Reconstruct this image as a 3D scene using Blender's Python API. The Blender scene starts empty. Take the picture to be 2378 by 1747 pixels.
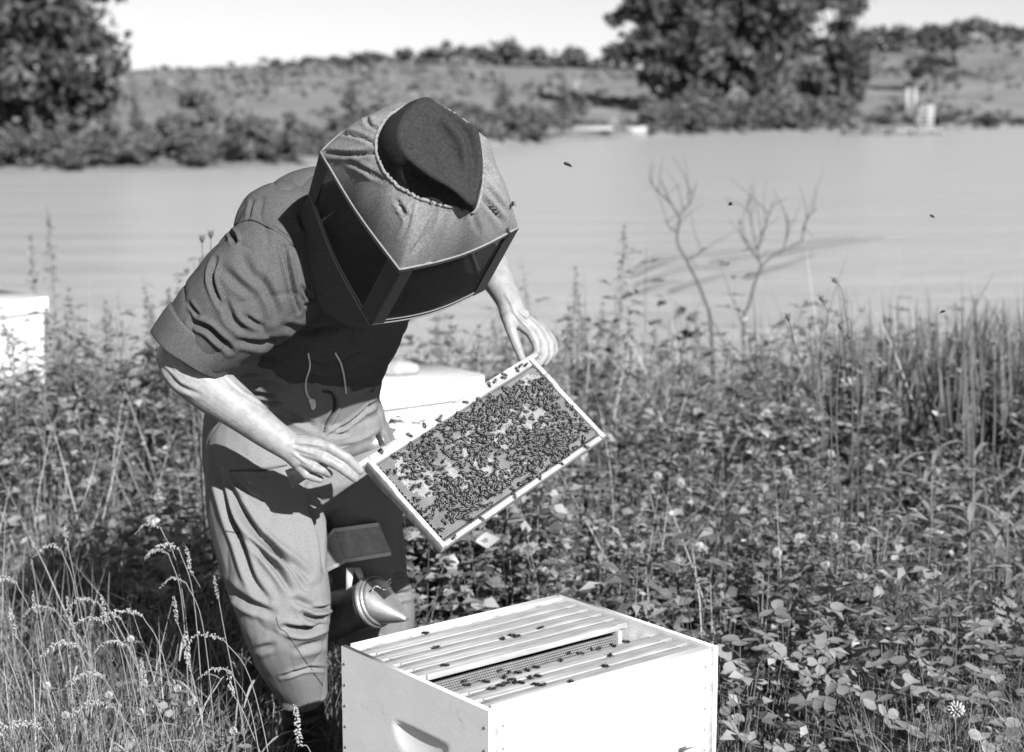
import bpy, math, random
import numpy as np
from mathutils import Vector, Matrix
from mathutils.bvhtree import BVHTree

rng = np.random.default_rng(7)
random.seed(7)
S = bpy.context.scene
COL = S.collection

# ------------------------------------------------------------------ camera
CAMZ = 1.56
PITCH = math.radians(9.264)
FPX = 4000.0                     # focal length in pixels of the 2378 px wide photograph
KD = 2378 / 2249.0               # my pixel readings are on a 2249 px wide copy
cam = bpy.data.cameras.new('camera')
cam_o = bpy.data.objects.new('camera', cam)
COL.objects.link(cam_o)
cam_o.location = (0, 0, CAMZ)
cam_o.rotation_euler = (math.pi / 2 - PITCH, 0, 0)
cam.sensor_width = 36
cam.lens = FPX / 2378 * 36
cam.clip_start = 0.05
cam.clip_end = 3000
cam.dof.use_dof = True
cam.dof.focus_distance = 3.05
cam.dof.aperture_fstop = 4.6
S.camera = cam_o

# ------------------------------------------------------------------ sky, sun, exposure
SUN_AZ, SUN_EL = math.radians(28), math.radians(31)
world = bpy.data.worlds.new('World')
S.world = world
world.use_nodes = True
wn = world.node_tree.nodes
wl = world.node_tree.links
wn.clear()
sky = wn.new('ShaderNodeTexSky')
sky.sky_type = 'NISHITA'
sky.sun_disc = False
sky.sun_elevation = SUN_EL
sky.sun_rotation = math.pi - SUN_AZ
sky.air_density = 1.0
sky.dust_density = 0.1
sky.ozone_density = 1.0
bw = wn.new('ShaderNodeRGBToBW')
bg = wn.new('ShaderNodeBackground')
bg.inputs['Strength'].default_value = 0.05
wo = wn.new('ShaderNodeOutputWorld')
wl.new(sky.outputs[0], bw.inputs[0])
wl.new(bw.outputs[0], bg.inputs['Color'])
wl.new(bg.outputs[0], wo.inputs['Surface'])

sun = bpy.data.lights.new('sun', 'SUN')
sun.energy = 5.0
sun.angle = math.radians(0.53)
sun.color = (1, 1, 1)
sun_o = bpy.data.objects.new('sun', sun)
COL.objects.link(sun_o)
sdir = Vector((math.sin(SUN_AZ) * math.cos(SUN_EL), -math.cos(SUN_AZ) * math.cos(SUN_EL), math.sin(SUN_EL)))
sun_o.rotation_euler = (-sdir).to_track_quat('-Z', 'Y').to_euler()
sun_o.location = sdir * 30

S.view_settings.view_transform = 'Standard'
S.view_settings.look = 'None'
S.view_settings.gamma = 1
S.view_settings.use_curve_mapping = False
S.view_settings.exposure = 0.95

# ------------------------------------------------------------------ pixel helpers
RIGHT = Vector((1, 0, 0))
FWD = Vector((0, math.cos(PITCH), -math.sin(PITCH)))
UPC = Vector((0, math.sin(PITCH), math.cos(PITCH)))
CAMP = Vector((0, 0, CAMZ))

def ray(u, v):
    """direction of pixel (u, v) of the 2249 x 1652 copy of the photograph"""
    a = (u * KD - 1189) / FPX
    b = (v * KD - 873.5) / FPX
    return FWD + RIGHT * a - UPC * b

def P(u, v, Y):
    r = ray(u, v)
    return CAMP + r * (Y / r.y)

def onplane(u, v, z):
    r = ray(u, v)
    return CAMP + r * ((z - CAMZ) / r.z)

def mpp(Y):
    return KD * Y / math.cos(PITCH) / FPX

def project(V):
    """world points -> pixels of the 2249 copy"""
    V = np.asarray(V, float) - np.array(CAMP)
    d = V @ np.array(FWD)
    x = V @ np.array(RIGHT)
    y = V @ np.array(UPC)
    return np.stack([(1189 + FPX * x / d) / KD, (873.5 - FPX * y / d) / KD], 1)

# ------------------------------------------------------------------ materials (black and white photograph: all greys)
def mat(name, v, rough=0.85, var=0.0, vscale=8.0, bump=0.0, bscale=60.0, metal=0.0, spec=0.3,
        island=0.0, transl=0.0, stretch=None, detail=4.0, bdist=0.004, dark=None):
    m = bpy.data.materials.new(name)
    m.use_nodes = True
    N, L = m.node_tree.nodes, m.node_tree.links
    b = N['Principled BSDF']
    b.inputs['Roughness'].default_value = rough
    b.inputs['Metallic'].default_value = metal
    b.inputs['Specular IOR Level'].default_value = spec
    tc = N.new('ShaderNodeTexCoord')
    src = tc.outputs['Object']
    if stretch:
        mp = N.new('ShaderNodeMapping')
        mp.inputs['Scale'].default_value = stretch
        L.new(src, mp.inputs[0])
        src = mp.outputs[0]
    val = None
    if var or island:
        nz = N.new('ShaderNodeTexNoise')
        nz.inputs['Scale'].default_value = vscale
        nz.inputs['Detail'].default_value = detail
        nz.inputs['Roughness'].default_value = 0.65
        L.new(src, nz.inputs['Vector'])
        mr = N.new('ShaderNodeMapRange')
        mr.inputs['From Min'].default_value = 0.3
        mr.inputs['From Max'].default_value = 0.7
        mr.inputs['To Min'].default_value = v * (1 - var)
        mr.inputs['To Max'].default_value = v * (1 + var)
        L.new(nz.outputs[0], mr.inputs[0])
        val = mr.outputs[0]
        if island:
            gi = N.new('ShaderNodeNewGeometry')
            mi = N.new('ShaderNodeMapRange')
            mi.inputs['To Min'].default_value = 1 - island
            mi.inputs['To Max'].default_value = 1 + island
            L.new(gi.outputs['Random Per Island'], mi.inputs[0])
            mu = N.new('ShaderNodeMath')
            mu.operation = 'MULTIPLY'
            L.new(val, mu.inputs[0])
            L.new(mi.outputs[0], mu.inputs[1])
            val = mu.outputs[0]
        if dark:      # scattered stains and rubbed patches
            dn = N.new('ShaderNodeTexNoise'); dn.inputs['Scale'].default_value = 17; dn.inputs['Detail'].default_value = 8; dn.inputs['Roughness'].default_value = 0.75
            L.new(tc.outputs['Object'], dn.inputs['Vector'])
            dm = N.new('ShaderNodeMapRange'); dm.inputs['From Min'].default_value = 0.60; dm.inputs['From Max'].default_value = 0.70
            dm.inputs['To Min'].default_value = 1.0; dm.inputs['To Max'].default_value = dark
            L.new(dn.outputs[0], dm.inputs[0])
            dx = N.new('ShaderNodeMath'); dx.operation = 'MULTIPLY'
            L.new(val, dx.inputs[0]); L.new(dm.outputs[0], dx.inputs[1])
            val = dx.outputs[0]
        L.new(val, b.inputs['Base Color'])
    else:
        b.inputs['Base Color'].default_value = (v, v, v, 1)
    if bump:
        bz = N.new('ShaderNodeTexNoise')
        bz.inputs['Scale'].default_value = bscale
        bz.inputs['Detail'].default_value = 5
        L.new(src, bz.inputs['Vector'])
        bm = N.new('ShaderNodeBump')
        bm.inputs['Strength'].default_value = bump
        bm.inputs['Distance'].default_value = bdist
        L.new(bz.outputs[0], bm.inputs['Height'])
        L.new(bm.outputs[0], b.inputs['Normal'])
    if transl:
        tr = N.new('ShaderNodeBsdfTranslucent')
        if val is not None:
            L.new(val, tr.inputs['Color'])
        else:
            tr.inputs['Color'].default_value = (v, v, v, 1)
        mx = N.new('ShaderNodeMixShader')
        mx.inputs[0].default_value = transl
        out = N['Material Output']
        L.new(b.outputs[0], mx.inputs[1])
        L.new(tr.outputs[0], mx.inputs[2])
        L.new(mx.outputs[0], out.inputs['Surface'])
    return m

M = {}
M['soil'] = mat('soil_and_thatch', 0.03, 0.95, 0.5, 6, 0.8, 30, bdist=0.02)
M['hill'] = mat('hill_pasture', 0.175, 0.95, 0.35, 0.10, 0, detail=8)
M['grass'] = mat('grass_blades', 0.185, 0.6, 0.25, 1.2, island=0.45, transl=0.3, spec=0.25)
M['hay'] = mat('ripe_grass', 0.33, 0.7, 0.2, 3, island=0.3, transl=0.2)
M['leaf'] = mat('clover_foliage', 0.185, 0.42, 0.3, 1.5, island=0.7, transl=0.22, spec=0.55)
M['leaf2'] = mat('weed_foliage', 0.19, 0.6, 0.3, 2, island=0.5, transl=0.25, spec=0.3)
M['bigleaf'] = mat('broad_clover_leaf', 0.21, 0.5, 0.2, 30, island=0.25, transl=0.2, spec=0.35)
M['milkweed'] = mat('pale_weed_leaf', 0.203, 0.6, 0.2, 20, island=0.25, transl=0.25)
M['reed'] = mat('reed_blades', 0.14, 0.55, 0.2, 3, island=0.6, transl=0.25, spec=0.35)
M['stem'] = mat('green_stem', 0.142, 0.7, 0.2, 20)
M['drystem'] = mat('dry_stalk', 0.091, 0.8, 0.2, 20)
M['seed'] = mat('grass_seed_head', 0.274, 0.9, 0.35, 90, 0.6, 300)
M['flower'] = mat('clover_blossom', 0.392, 0.85, 0.15, 100, island=0.2)
M['crown'] = mat('tree_foliage', 0.076, 0.7, 0.3, 0.4, island=0.55, transl=0.2)
M['crown2'] = mat('hazed_ridge_foliage', 0.12, 0.8, 0.3, 0.3, island=0.4, transl=0.2)  # lightened: distance haze put into the leaf colour
M['shrub'] = mat('shore_shrub_foliage', 0.12, 0.75, 0.3, 0.6, island=0.55, transl=0.2)
M['scrub'] = mat('hill_scrub', 0.14, 0.85, 0.4, 0.2, island=0.4, transl=0.2)
M['bark'] = mat('bark', 0.061, 0.95, 0.4, 6, 0.5, 20)
M['twig'] = mat('bare_twig', 0.075, 0.9, 0.3, 12)
M['white'] = mat('white_hive_paint', 0.78, 0.55, 0.06, 7, 0.12, 60, stretch=(1, 1, 3), bdist=0.002, dark=0.55)
M['white2'] = mat('weathered_white_paint', 0.731, 0.65, 0.12, 6, 0.2, 40, bdist=0.002)
M['wood'] = mat('pale_pine', 0.34, 0.7, 0.4, 22, 0.3, 60, stretch=(0.35, 3, 3), bdist=0.0015, dark=0.45)
M['wood_in'] = mat('propolis_stained_wood', 0.345, 0.75, 0.5, 25, 0.3, 80, bdist=0.002)
M['wax'] = mat('comb_wax', 0.13, 0.6, 0.3, 22, 0, spec=0.4)
M['cap'] = mat('capped_wax', 0.25, 0.65, 0.25, 45, 0.3, 200, bdist=0.001)
M['cell'] = mat('shaded_cell_floor', 0.02, 0.5)  # old dark comb; shade of the deep cells also put into the floor colour
M['nail'] = mat('rusty_nail', 0.223, 0.6, 0, metal=0.3)
M['bee'] = mat('bee_body', 0.01, 0.5, 0.5, 500, 0.3, 900, bdist=0.0004)
M['wing'] = mat('bee_wing', 0.2, 0.18, 0, spec=0.9, transl=0.25)
M['skin'] = mat('skin', 0.25, 0.5, 0.22, 45, 0.5, 130, bdist=0.0014, spec=0.4)
M['shirt'] = mat('denim_shirt_cloth', 0.08, 0.92, 0.32, 330, 0.7, 420, bdist=0.0012, spec=0.1)
M['trouser'] = mat('work_trouser_cloth', 0.18, 0.92, 0.22, 420, 0.6, 420, bdist=0.0012, spec=0.1)
M['thread'] = mat('seam_thread', 0.061, 0.9)
M['lightseam'] = mat('felled_seam', 0.26, 0.9, 0.25, 300)
M['boot'] = mat('dark_boot_leather', 0.03, 0.45, 0.3, 30, 0.3, 90)
M['hat'] = mat('dark_felt', 0.028, 0.95, 0.35, 200, 0.5, 400, bdist=0.0012, spec=0.15)
M['veilcloth'] = mat('veil_muslin', 0.2, 0.9, 0.34, 240, 0.45, 650, bdist=0.001, spec=0.1)
M['veiltape'] = mat('veil_binding_tape', 0.2, 0.85, 0.15, 200)
M['string'] = mat('cotton_string', 0.75, 0.9, 0.1, 300)
M['tin'] = mat('smoker_tin', 0.629, 0.33, 0.15, 40, 0.15, 50, metal=0.85, bdist=0.002)
M['tin_dark'] = mat('sooty_tin', 0.102, 0.5, 0.4, 30, 0.2, 60, metal=0.5)
M['bellows'] = mat('bellows_board', 0.32, 0.8, 0.2, 40, 0.2, 200)
M['bellows_trim'] = mat('bellows_tin_edge', 0.528, 0.5, 0.12, 60, metal=0.3)
M['leather'] = mat('bellows_leather', 0.041, 0.7, 0.3, 60, 0.5, 120)
M['steel'] = mat('hive_tool_steel', 0.426, 0.4, 0.2, 60, metal=0.7)
M['stone'] = mat('field_stone', 0.284, 0.9, 0.3, 20, 0.5, 60)
M['dock'] = mat('dock_planks', 0.102, 0.85, 0.3, 6)
M['dockwhite'] = mat('white_dock_paint', 0.36, 0.7, 0.05, 4)
M['eye'] = mat('eye', 0.2, 0.2)

# black wire netting of the veil: a fine woven screen, mostly opaque
def netting():
    m = bpy.data.materials.new('black_wire_netting')
    m.use_nodes = True
    N, L = m.node_tree.nodes, m.node_tree.links
    b = N['Principled BSDF']
    b.inputs['Base Color'].default_value = (0.022, 0.022, 0.022, 1)
    b.inputs['Roughness'].default_value = 0.55
    b.inputs['Specular IOR Level'].default_value = 0.25
    t = N.new('ShaderNodeBsdfTransparent')
    mx = N.new('ShaderNodeMixShader')
    mx.inputs[0].default_value = 0.66
    L.new(t.outputs[0], mx.inputs[1])
    L.new(b.outputs[0], mx.inputs[2])
    L.new(mx.outputs[0], N['Material Output'].inputs['Surface'])
    return m
M['net'] = netting()

def water_mat():
    m = bpy.data.materials.new('lake_water')
    m.use_nodes = True
    N, L = m.node_tree.nodes, m.node_tree.links
    b = N['Principled BSDF']
    b.inputs['Base Color'].default_value = (0.37, 0.37, 0.37, 1)  # paler than real water: sky glare put into the base colour
    b.inputs['Roughness'].default_value = 0.3
    b.inputs['IOR'].default_value = 1.33
    tc = N.new('ShaderNodeTexCoord')
    mp = N.new('ShaderNodeMapping')
    mp.inputs['Scale'].default_value = (0.3, 1.0, 1.0)
    L.new(tc.outputs['Object'], mp.inputs[0])
    n1 = N.new('ShaderNodeTexNoise'); n1.inputs['Scale'].default_value = 7.0; n1.inputs['Detail'].default_value = 4
    n2 = N.new('ShaderNodeTexNoise'); n2.inputs['Scale'].default_value = 0.5; n2.inputs['Detail'].default_value = 2
    L.new(mp.outputs[0], n1.inputs['Vector']); L.new(mp.outputs[0], n2.inputs['Vector'])
    ad = N.new('ShaderNodeMath'); ad.operation = 'MULTIPLY_ADD'; ad.inputs[1].default_value = 3.0
    L.new(n2.outputs[0], ad.inputs[0]); L.new(n1.outputs[0], ad.inputs[2])
    bm = N.new('ShaderNodeBump'); bm.inputs['Strength'].default_value = 1.0; bm.inputs['Distance'].default_value = 0.06
    L.new(ad.outputs[0], bm.inputs['Height']); L.new(bm.outputs[0], b.inputs['Normal'])
    return m
M['water'] = water_mat()

# ------------------------------------------------------------------ mesh helpers
def newmesh(name, V, Fs, smooth=False):
    """V (n,3); Fs list of (m,k) integer arrays"""
    V = np.asarray(V, np.float32).reshape(-1, 3)
    Fs = [np.asarray(f, np.int32) for f in Fs if len(f)]
    me = bpy.data.meshes.new(name)
    me.vertices.add(len(V))
    me.vertices.foreach_set('co', V.ravel())
    nl = sum(f.size for f in Fs)
    npoly = sum(len(f) for f in Fs)
    me.loops.add(nl)
    me.loops.foreach_set('vertex_index', np.concatenate([f.ravel() for f in Fs]))
    me.polygons.add(npoly)
    tot = np.concatenate([np.full(len(f), f.shape[1], np.int32) for f in Fs])
    st = np.zeros(npoly, np.int32)
    st[1:] = np.cumsum(tot)[:-1]
    me.polygons.foreach_set('loop_start', st)
    me.polygons.foreach_set('loop_total', tot)
    if smooth:
        me.polygons.foreach_set('use_smooth', np.ones(npoly, bool))
    me.update(calc_edges=True)
    me.validate()
    return me

class MB:
    """collects pieces into one mesh"""
    def __init__(self):
        self.v = []
        self.f = {}
        self.mi = {}
        self.n = 0
    def add(self, V, Fs, mi=0):
        V = np.asarray(V, float).reshape(-1, 3)
        for f in Fs:
            f = np.asarray(f, int)
            if not len(f):
                continue
            self.f.setdefault(f.shape[1], []).append(f + self.n)
            self.mi.setdefault(f.shape[1], []).append(np.full(len(f), mi, np.int32))
        self.v.append(V)
        self.n += len(V)
        return self
    def box(self, lo, hi, mi=0, mtx=None):
        lo, hi = np.array(lo, float), np.array(hi, float)
        V = np.array([[x, y, z] for x in (0, 1) for y in (0, 1) for z in (0, 1)], float) * (hi - lo) + lo
        if mtx is not None:
            V = V @ np.array(mtx.to_3x3()).T + np.array(mtx.translation)
        return self.add(V, [[[0, 1, 3, 2], [4, 6, 7, 5], [0, 4, 5, 1], [2, 3, 7, 6], [0, 2, 6, 4], [1, 5, 7, 3]]], mi)
    def tube(self, pts, rad, n=6, mi=0, cap=True):
        V, F4, F3 = tube_np(pts, rad, n, cap)
        return self.add(V, [F4, F3], mi)
    def ell(self, c, r, n=10, m=7, mi=0, R=None):
        V, F4, F3 = sphere_np(n, m)
        V = V * np.array(r, float)
        if R is not None:
            V = V @ np.array(R).T
        return self.add(V + np.array(c, float), [F4, F3], mi)
    def mesh(self, name, smooth=False):
        V = np.concatenate(self.v)
        ks = sorted(self.f)
        me = newmesh(name, V, [np.concatenate(self.f[k]) for k in ks], smooth)
        mi = np.concatenate([np.concatenate(self.mi[k]) for k in ks])
        if mi.any():
            me.polygons.foreach_set('material_index', mi)
        return me
    def build(self, name, m, parent=None, smooth=False):
        me = self.mesh(name, smooth)
        for x in (m if isinstance(m, (list, tuple)) else [m]):
            me.materials.append(M[x])
        return link(name, me, parent)

def link(name, data, parent=None):
    o = bpy.data.objects.new(name, data)
    COL.objects.link(o)
    if parent is not None:
        o.parent = parent
    return o

def tube_np(pts, rad, n=6, cap=True):
    pts = np.asarray([tuple(p) for p in pts], float)
    k = len(pts)
    rad = np.broadcast_to(np.asarray(rad, float), (k,))
    t = np.gradient(pts, axis=0)
    t /= np.linalg.norm(t, axis=1, keepdims=True) + 1e-12
    ref = np.array([0.31, 0.17, 0.93]) if abs(t[0] @ np.array([0.31, 0.17, 0.93])) < 0.9 else np.array([0.9, 0.3, -0.3])
    a = np.cross(t, ref); a /= np.linalg.norm(a, axis=1, keepdims=True) + 1e-12
    b = np.cross(t, a)
    th = np.arange(n) * 2 * np.pi / n
    V = pts[:, None] + rad[:, None, None] * (np.cos(th)[None, :, None] * a[:, None] + np.sin(th)[None, :, None] * b[:, None])
    V = V.reshape(-1, 3)
    i = np.arange(k - 1)[:, None] * n
    j = np.arange(n)[None]
    j2 = (j + 1) % n
    F4 = np.stack([i + j, i + j2, i + n + j2, i + n + j], -1).reshape(-1, 4)
    F3 = np.zeros((0, 3), int)
    if cap:
        V = np.vstack([V, pts[0], pts[-1]])
        q = np.arange(n); q2 = (q + 1) % n
        F3 = np.vstack([np.stack([q2, q, np.full(n, k * n)], 1), np.stack([(k - 1) * n + q, (k - 1) * n + q2, np.full(n, k * n + 1)], 1)])
    return V, F4, F3

def sphere_np(n=10, m=7):
    th = np.arange(n) * 2 * np.pi / n
    ph = np.arange(1, m) * np.pi / m
    V = np.stack([np.sin(ph)[:, None] * np.cos(th), np.sin(ph)[:, None] * np.sin(th), np.cos(ph)[:, None] * np.ones(n)], -1).reshape(-1, 3)
    V = np.vstack([V, [0, 0, 1], [0, 0, -1]])
    i = np.arange(m - 2)[:, None] * n; j = np.arange(n)[None]; j2 = (j + 1) % n
    F4 = np.stack([i + j, i + n + j, i + n + j2, i + j2], -1).reshape(-1, 4)
    q = np.arange(n); q2 = (q + 1) % n
    F3 = np.vstack([np.stack([q, q2, np.full(n, len(V) - 2)], 1), np.stack([(m - 2) * n + q2, (m - 2) * n + q, np.full(n, len(V) - 1)], 1)])
    return V, F4, F3

def bake(tV, tFs, p, R, s):
    """copies of a small template at points p (N,3), rotations R (N,3,3), scales s (N,) or (N,3)"""
    N = len(p)
    s = np.asarray(s, float)
    if s.ndim == 1:
        s = np.repeat(s[:, None], 3, 1)
    V = np.einsum('nij,nvj->nvi', R, tV[None] * s[:, None, :]) + p[:, None]
    off = np.arange(N)[:, None, None] * len(tV)
    return V.reshape(-1, 3), [(np.asarray(f)[None] + off).reshape(-1, np.asarray(f).shape[1]) for f in tFs if len(f)]

def rotz(a):
    a = np.asarray(a, float)
    c, s = np.cos(a), np.sin(a)
    z, o = np.zeros_like(c), np.ones_like(c)
    return np.stack([np.stack([c, -s, z], -1), np.stack([s, c, z], -1), np.stack([z, z, o], -1)], -2)

def rotx(a):
    a = np.asarray(a, float)
    c, s = np.cos(a), np.sin(a)
    z, o = np.zeros_like(c), np.ones_like(c)
    return np.stack([np.stack([o, z, z], -1), np.stack([z, c, -s], -1), np.stack([z, s, c], -1)], -2)

def tag(o, label=None, cat=None, group=None, kind=None):
    if label: o['label'] = label
    if cat: o['category'] = cat
    if group: o['group'] = group
    if kind: o['kind'] = kind
    return o

def thing(name, loc, label, cat, group=None, rz=0.0, mtx=None):
    o = link(name, None)
    o.empty_display_size = 0.1
    if mtx is not None:
        o.matrix_world = mtx
    else:
        o.location = loc
        o.rotation_euler = (0, 0, rz)
    return tag(o, label, cat, group)

def bevel(o, w=0.002, seg=2):
    b = o.modifiers.new('edge', 'BEVEL')
    b.width = w
    b.segments = seg
    b.limit_method = 'ANGLE'
    return o

def catmull(pts, k=6):
    pts = np.asarray([tuple(p) for p in pts], float)
    e = np.vstack([2 * pts[0] - pts[1], pts, 2 * pts[-1] - pts[-2]])
    out = []
    for i in range(1, len(e) - 2):
        p0, p1, p2, p3 = e[i - 1], e[i], e[i + 1], e[i + 2]
        for t in np.arange(k) / k:
            out.append(.5 * (2 * p1 + (p2 - p0) * t + (2 * p0 - 5 * p1 + 4 * p2 - p3) * t * t + (3 * p1 - p0 - 3 * p2 + p3) * t ** 3))
    out.append(pts[-1])
    return np.array(out)

# value noise for terrain and displacement
_perm = rng.random((64, 64, 64))
def vnoise(Pn):
    Pn = np.asarray(Pn, float)
    i = np.floor(Pn).astype(int)
    f = Pn - i
    f = f * f * (3 - 2 * f)
    i0 = i % 64
    i1 = (i + 1) % 64
    r = 0
    for dx in (0, 1):
        for dy in (0, 1):
            for dz in (0, 1):
                w = (f[:, 0] if dx else 1 - f[:, 0]) * (f[:, 1] if dy else 1 - f[:, 1]) * (f[:, 2] if dz else 1 - f[:, 2])
                r = r + w * _perm[(i1 if dx else i0)[:, 0], (i1 if dy else i0)[:, 1], (i1 if dz else i0)[:, 2]]
    return r - 0.5

# ================================================================== THE SETTING
WATER_Z = -1.2
def gz(x, y):
    """height of the near bank"""
    x = np.asarray(x, float); y = np.asarray(y, float)
    t = np.clip((y - 6.6 - 0.25 * np.sin(x * 0.9)) / 6.0, 0, 1)
    z = -1.75 * t * t * (3 - 2 * t)
    z = z + 0.03 * np.sin(x * 2.1 + 0.5) * np.sin(y * 1.7) * (1 - t)
    return z

def near_ground():
    xs = np.linspace(-30, 30, 160)
    ys = np.concatenate([np.linspace(-12, 2, 16), np.linspace(2.2, 15, 66)])
    X, Y = np.meshgrid(xs, ys)
    Z = gz(X, Y)
    V = np.stack([X, Y, Z], -1).reshape(-1, 3)
    nx = len(xs)
    i = np.arange(len(ys) - 1)[:, None] * nx + np.arange(nx - 1)[None]
    F = np.stack([i, i + 1, i + nx + 1, i + nx], -1).reshape(-1, 4)
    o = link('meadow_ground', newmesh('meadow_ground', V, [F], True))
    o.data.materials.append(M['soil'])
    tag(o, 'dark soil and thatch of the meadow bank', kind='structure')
near_ground()

SHX = [-400, -60, -18.4, -7.5, 0.15, 2.9, 11.9, 26, 44, 120, 500]
SHY = [60, 57, 62, 67, 97, 106, 120, 136, 149, 190, 260]
def shore(x):
    return np.interp(x, SHX, SHY)
# skyline of bare ground: pixel rows of the photograph turned into slope angles
SKU = [0, 250, 600, 1000, 1370, 1700, 2000, 2249]
SKV = [165, 158, 150, 140, 155, 130, 105, 88]
def hill(x, y):
    x = np.asarray(x, float); y = np.asarray(y, float)
    u = (1189 + FPX * x / np.maximum(y, 20)) / KD
    ang = (208 - np.interp(u, SKU, SKV)) * KD / FPX
    yr = 300.0
    zr = CAMZ + ang * yr
    s = shore(x)
    d = np.clip((y - s) / (yr - s), -0.2, 1)
    up = np.where(d > 0, np.sqrt(np.clip(d, 0, 1)) * 0.35 + d * 0.65, d * 8)
    z = WATER_Z + (zr - WATER_Z) * up
    z = np.where(y > yr, zr - (y - yr) * 0.004, z)
    z = z + 0.25 * np.sin(x * 0.11) * np.sin(y * 0.09) * np.clip(d * 4, 0, 1)
    return z

def far_ground():
    xs = np.concatenate([np.linspace(-420, -70, 30), np.linspace(-66, 150, 110), np.linspace(160, 520, 30)])
    ts = np.concatenate([[-0.06, -0.03], np.linspace(0, 0.2, 14), np.linspace(0.23, 1.0, 34), [1.1, 1.3, 1.7, 2.4, 4]])
    X = np.repeat(xs[None], len(ts), 0)
    Y = shore(X) + ts[:, None] * (300 - shore(X))
    Z = hill(X, Y)
    V = np.stack([X, Y, Z], -1).reshape(-1, 3)
    nx = len(xs)
    i = np.arange(len(ts) - 1)[:, None] * nx + np.arange(nx - 1)[None]
    F = np.stack([i, i + 1, i + nx + 1, i + nx], -1).reshape(-1, 4)
    o = link('far_hill', newmesh('far_hill', V, [F], True))
    o.data.materials.append(M['hill'])
    tag(o, 'grassy hillside beyond the lake', kind='structure')
far_ground()

lake = MB()
lake.add([[-420, 9.0, WATER_Z], [520, 9.0, WATER_Z], [520, 300, WATER_Z], [-420, 300, WATER_Z]], [[[0, 1, 2, 3]]])
tag(lake.build('lake_water', 'water'), 'calm pale lake between the meadow and the hills', kind='structure')

# ------------------------------------------------------------------ far trees and shrubs
def leafquads(n, lobes, size, r, flat=0.0):
    """n small bent leaf faces spread through a list of lobes (centre, radii)"""
    w = np.array([l[1][0] * l[1][1] * l[1][2] for l in lobes]) ** 0.8
    li = r.choice(len(lobes), n, p=w / w.sum())
    C = np.array([l[0] for l in lobes])[li]
    Rd = np.array([l[1] for l in lobes])[li]
    d = r.normal(size=(n, 3)); d /= np.linalg.norm(d, axis=1, keepdims=True)
    rad = r.random(n) ** 0.42
    rad *= 1 + 0.25 * r.normal(size=n) * (rad > 0.8)
    p = C + Rd * d * rad[:, None]
    a = r.normal(size=(n, 3)); a /= np.linalg.norm(a, axis=1, keepdims=True)
    nrm = d + 0.8 * r.normal(size=(n, 3)) + np.array([0, 0, 0.4])
    b = np.cross(nrm, a); b /= np.linalg.norm(b, axis=1, keepdims=True) + 1e-9
    s = size * (0.6 + 0.8 * r.random(n))[:, None]
    V = np.stack([p - a * s, p - b * s * 0.6 + a * s * 0.1, p + a * s, p + b * s * 0.6], 1).reshape(-1, 3)
    F = np.arange(n * 4).reshape(-1, 4)
    return V, F

def crown_lobes(r, W, H, z0, k=14, cone=False):
    L = []
    for i in range(k):
        t = (i + 0.5) / k
        if cone:
            z = z0 + H * t
            q = W * 0.5 * (1 - t) ** 0.8 + 0.05 * W
            a = r.random() * 6.28
            L.append(((q * .4 * math.cos(a), q * .4 * math.sin(a), z), (q * .7, q * .7, H / k * 1.3)))
        else:
            z = z0 + H * (0.12 + 0.78 * r.random())
            zz = (z - z0) / H
            q = W * 0.5 * math.sqrt(max(0.08, 1 - (2 * zz - 0.9) ** 2))
            a = r.random() * 6.28
            rr = q * (0.25 + 0.85 * r.random())
            sz = W * (0.06 + 0.16 * r.random() ** 1.4)
            L.append(((rr * math.cos(a), rr * math.sin(a), z), (sz, sz, sz * 0.75)))
    return L

def make_tree(name, x, y, W, H, n, size, label, group, seed, trunk=0.2, m='crown', cone=False, k=14, cat='tree', zbase=None):
    r = np.random.default_rng(seed)
    z = float(hill(x, y)) if zbase is None else zbase
    o = thing(name, (x, y, z - 0.05), label, cat, group)
    L = crown_lobes(r, W, H * (1 - trunk), H * trunk, k, cone)
    V, F = leafquads(n, L, size, r)
    c = link('crown', newmesh('crown', V, [F]), o)
    c.data.materials.append(M[m])
    t = MB()
    t.tube([(0, 0, -0.2), (0.02 * W, 0, H * trunk), (0, 0.02 * W, H * 0.6)], [0.035 * H, 0.028 * H, 0.01 * H], 7)
    for i in range(0, len(L), 2):
        cx = L[i][0]
        t.tube([(0, 0, H * trunk * 0.9 + 0.1 * cx[2]), (cx[0] * .5, cx[1] * .5, (H * trunk + cx[2]) * .5), cx], [0.016 * H, 0.01 * H, 0.004 * H], 5)
    t.build('trunk', 'bark', o, True)
    return o

def gx(u, Y):
    return (u * KD - 1189) / FPX * Y

# the big tree on the left shore, the elms on the right shore
make_tree('shore_tree', gx(40, 72), 72, 8.6, 10, 17000, 0.24, 'large dark spreading tree on the near left shore of the lake', None, 11, 0.05, k=90)
make_tree('shore_tree', gx(-150, 76), 76, 7.0, 9.0, 3500, 0.22, 'dark tree beside the large spreading tree, on its side away from the hat', None, 12, 0.16, k=18)
make_tree('elm_tree', gx(1455, 140), 140, 8.0, 13.5, 7500, 0.36, 'tall dense tree closing the row of lakeside elms above the little boat dock', None, 21, 0.04, k=64)
make_tree('elm_tree', gx(1570, 141), 141, 10.5, 15.5, 9500, 0.38, 'tallest and broadest of the dark elms on the far lake shore', None, 22, 0.05, k=74)
make_tree('elm_tree', gx(1690, 140), 140, 8.5, 14, 6500, 0.36, 'dark elm leaning between the broad elm and the airy open tree', None, 23, 0.06, k=56)
make_tree('elm_tree', gx(1835, 143), 143, 7.0, 12.0, 2300, 0.24, 'airy open crowned tree with sky showing through, on the far shore', None, 24, 0.22, k=22)
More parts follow.
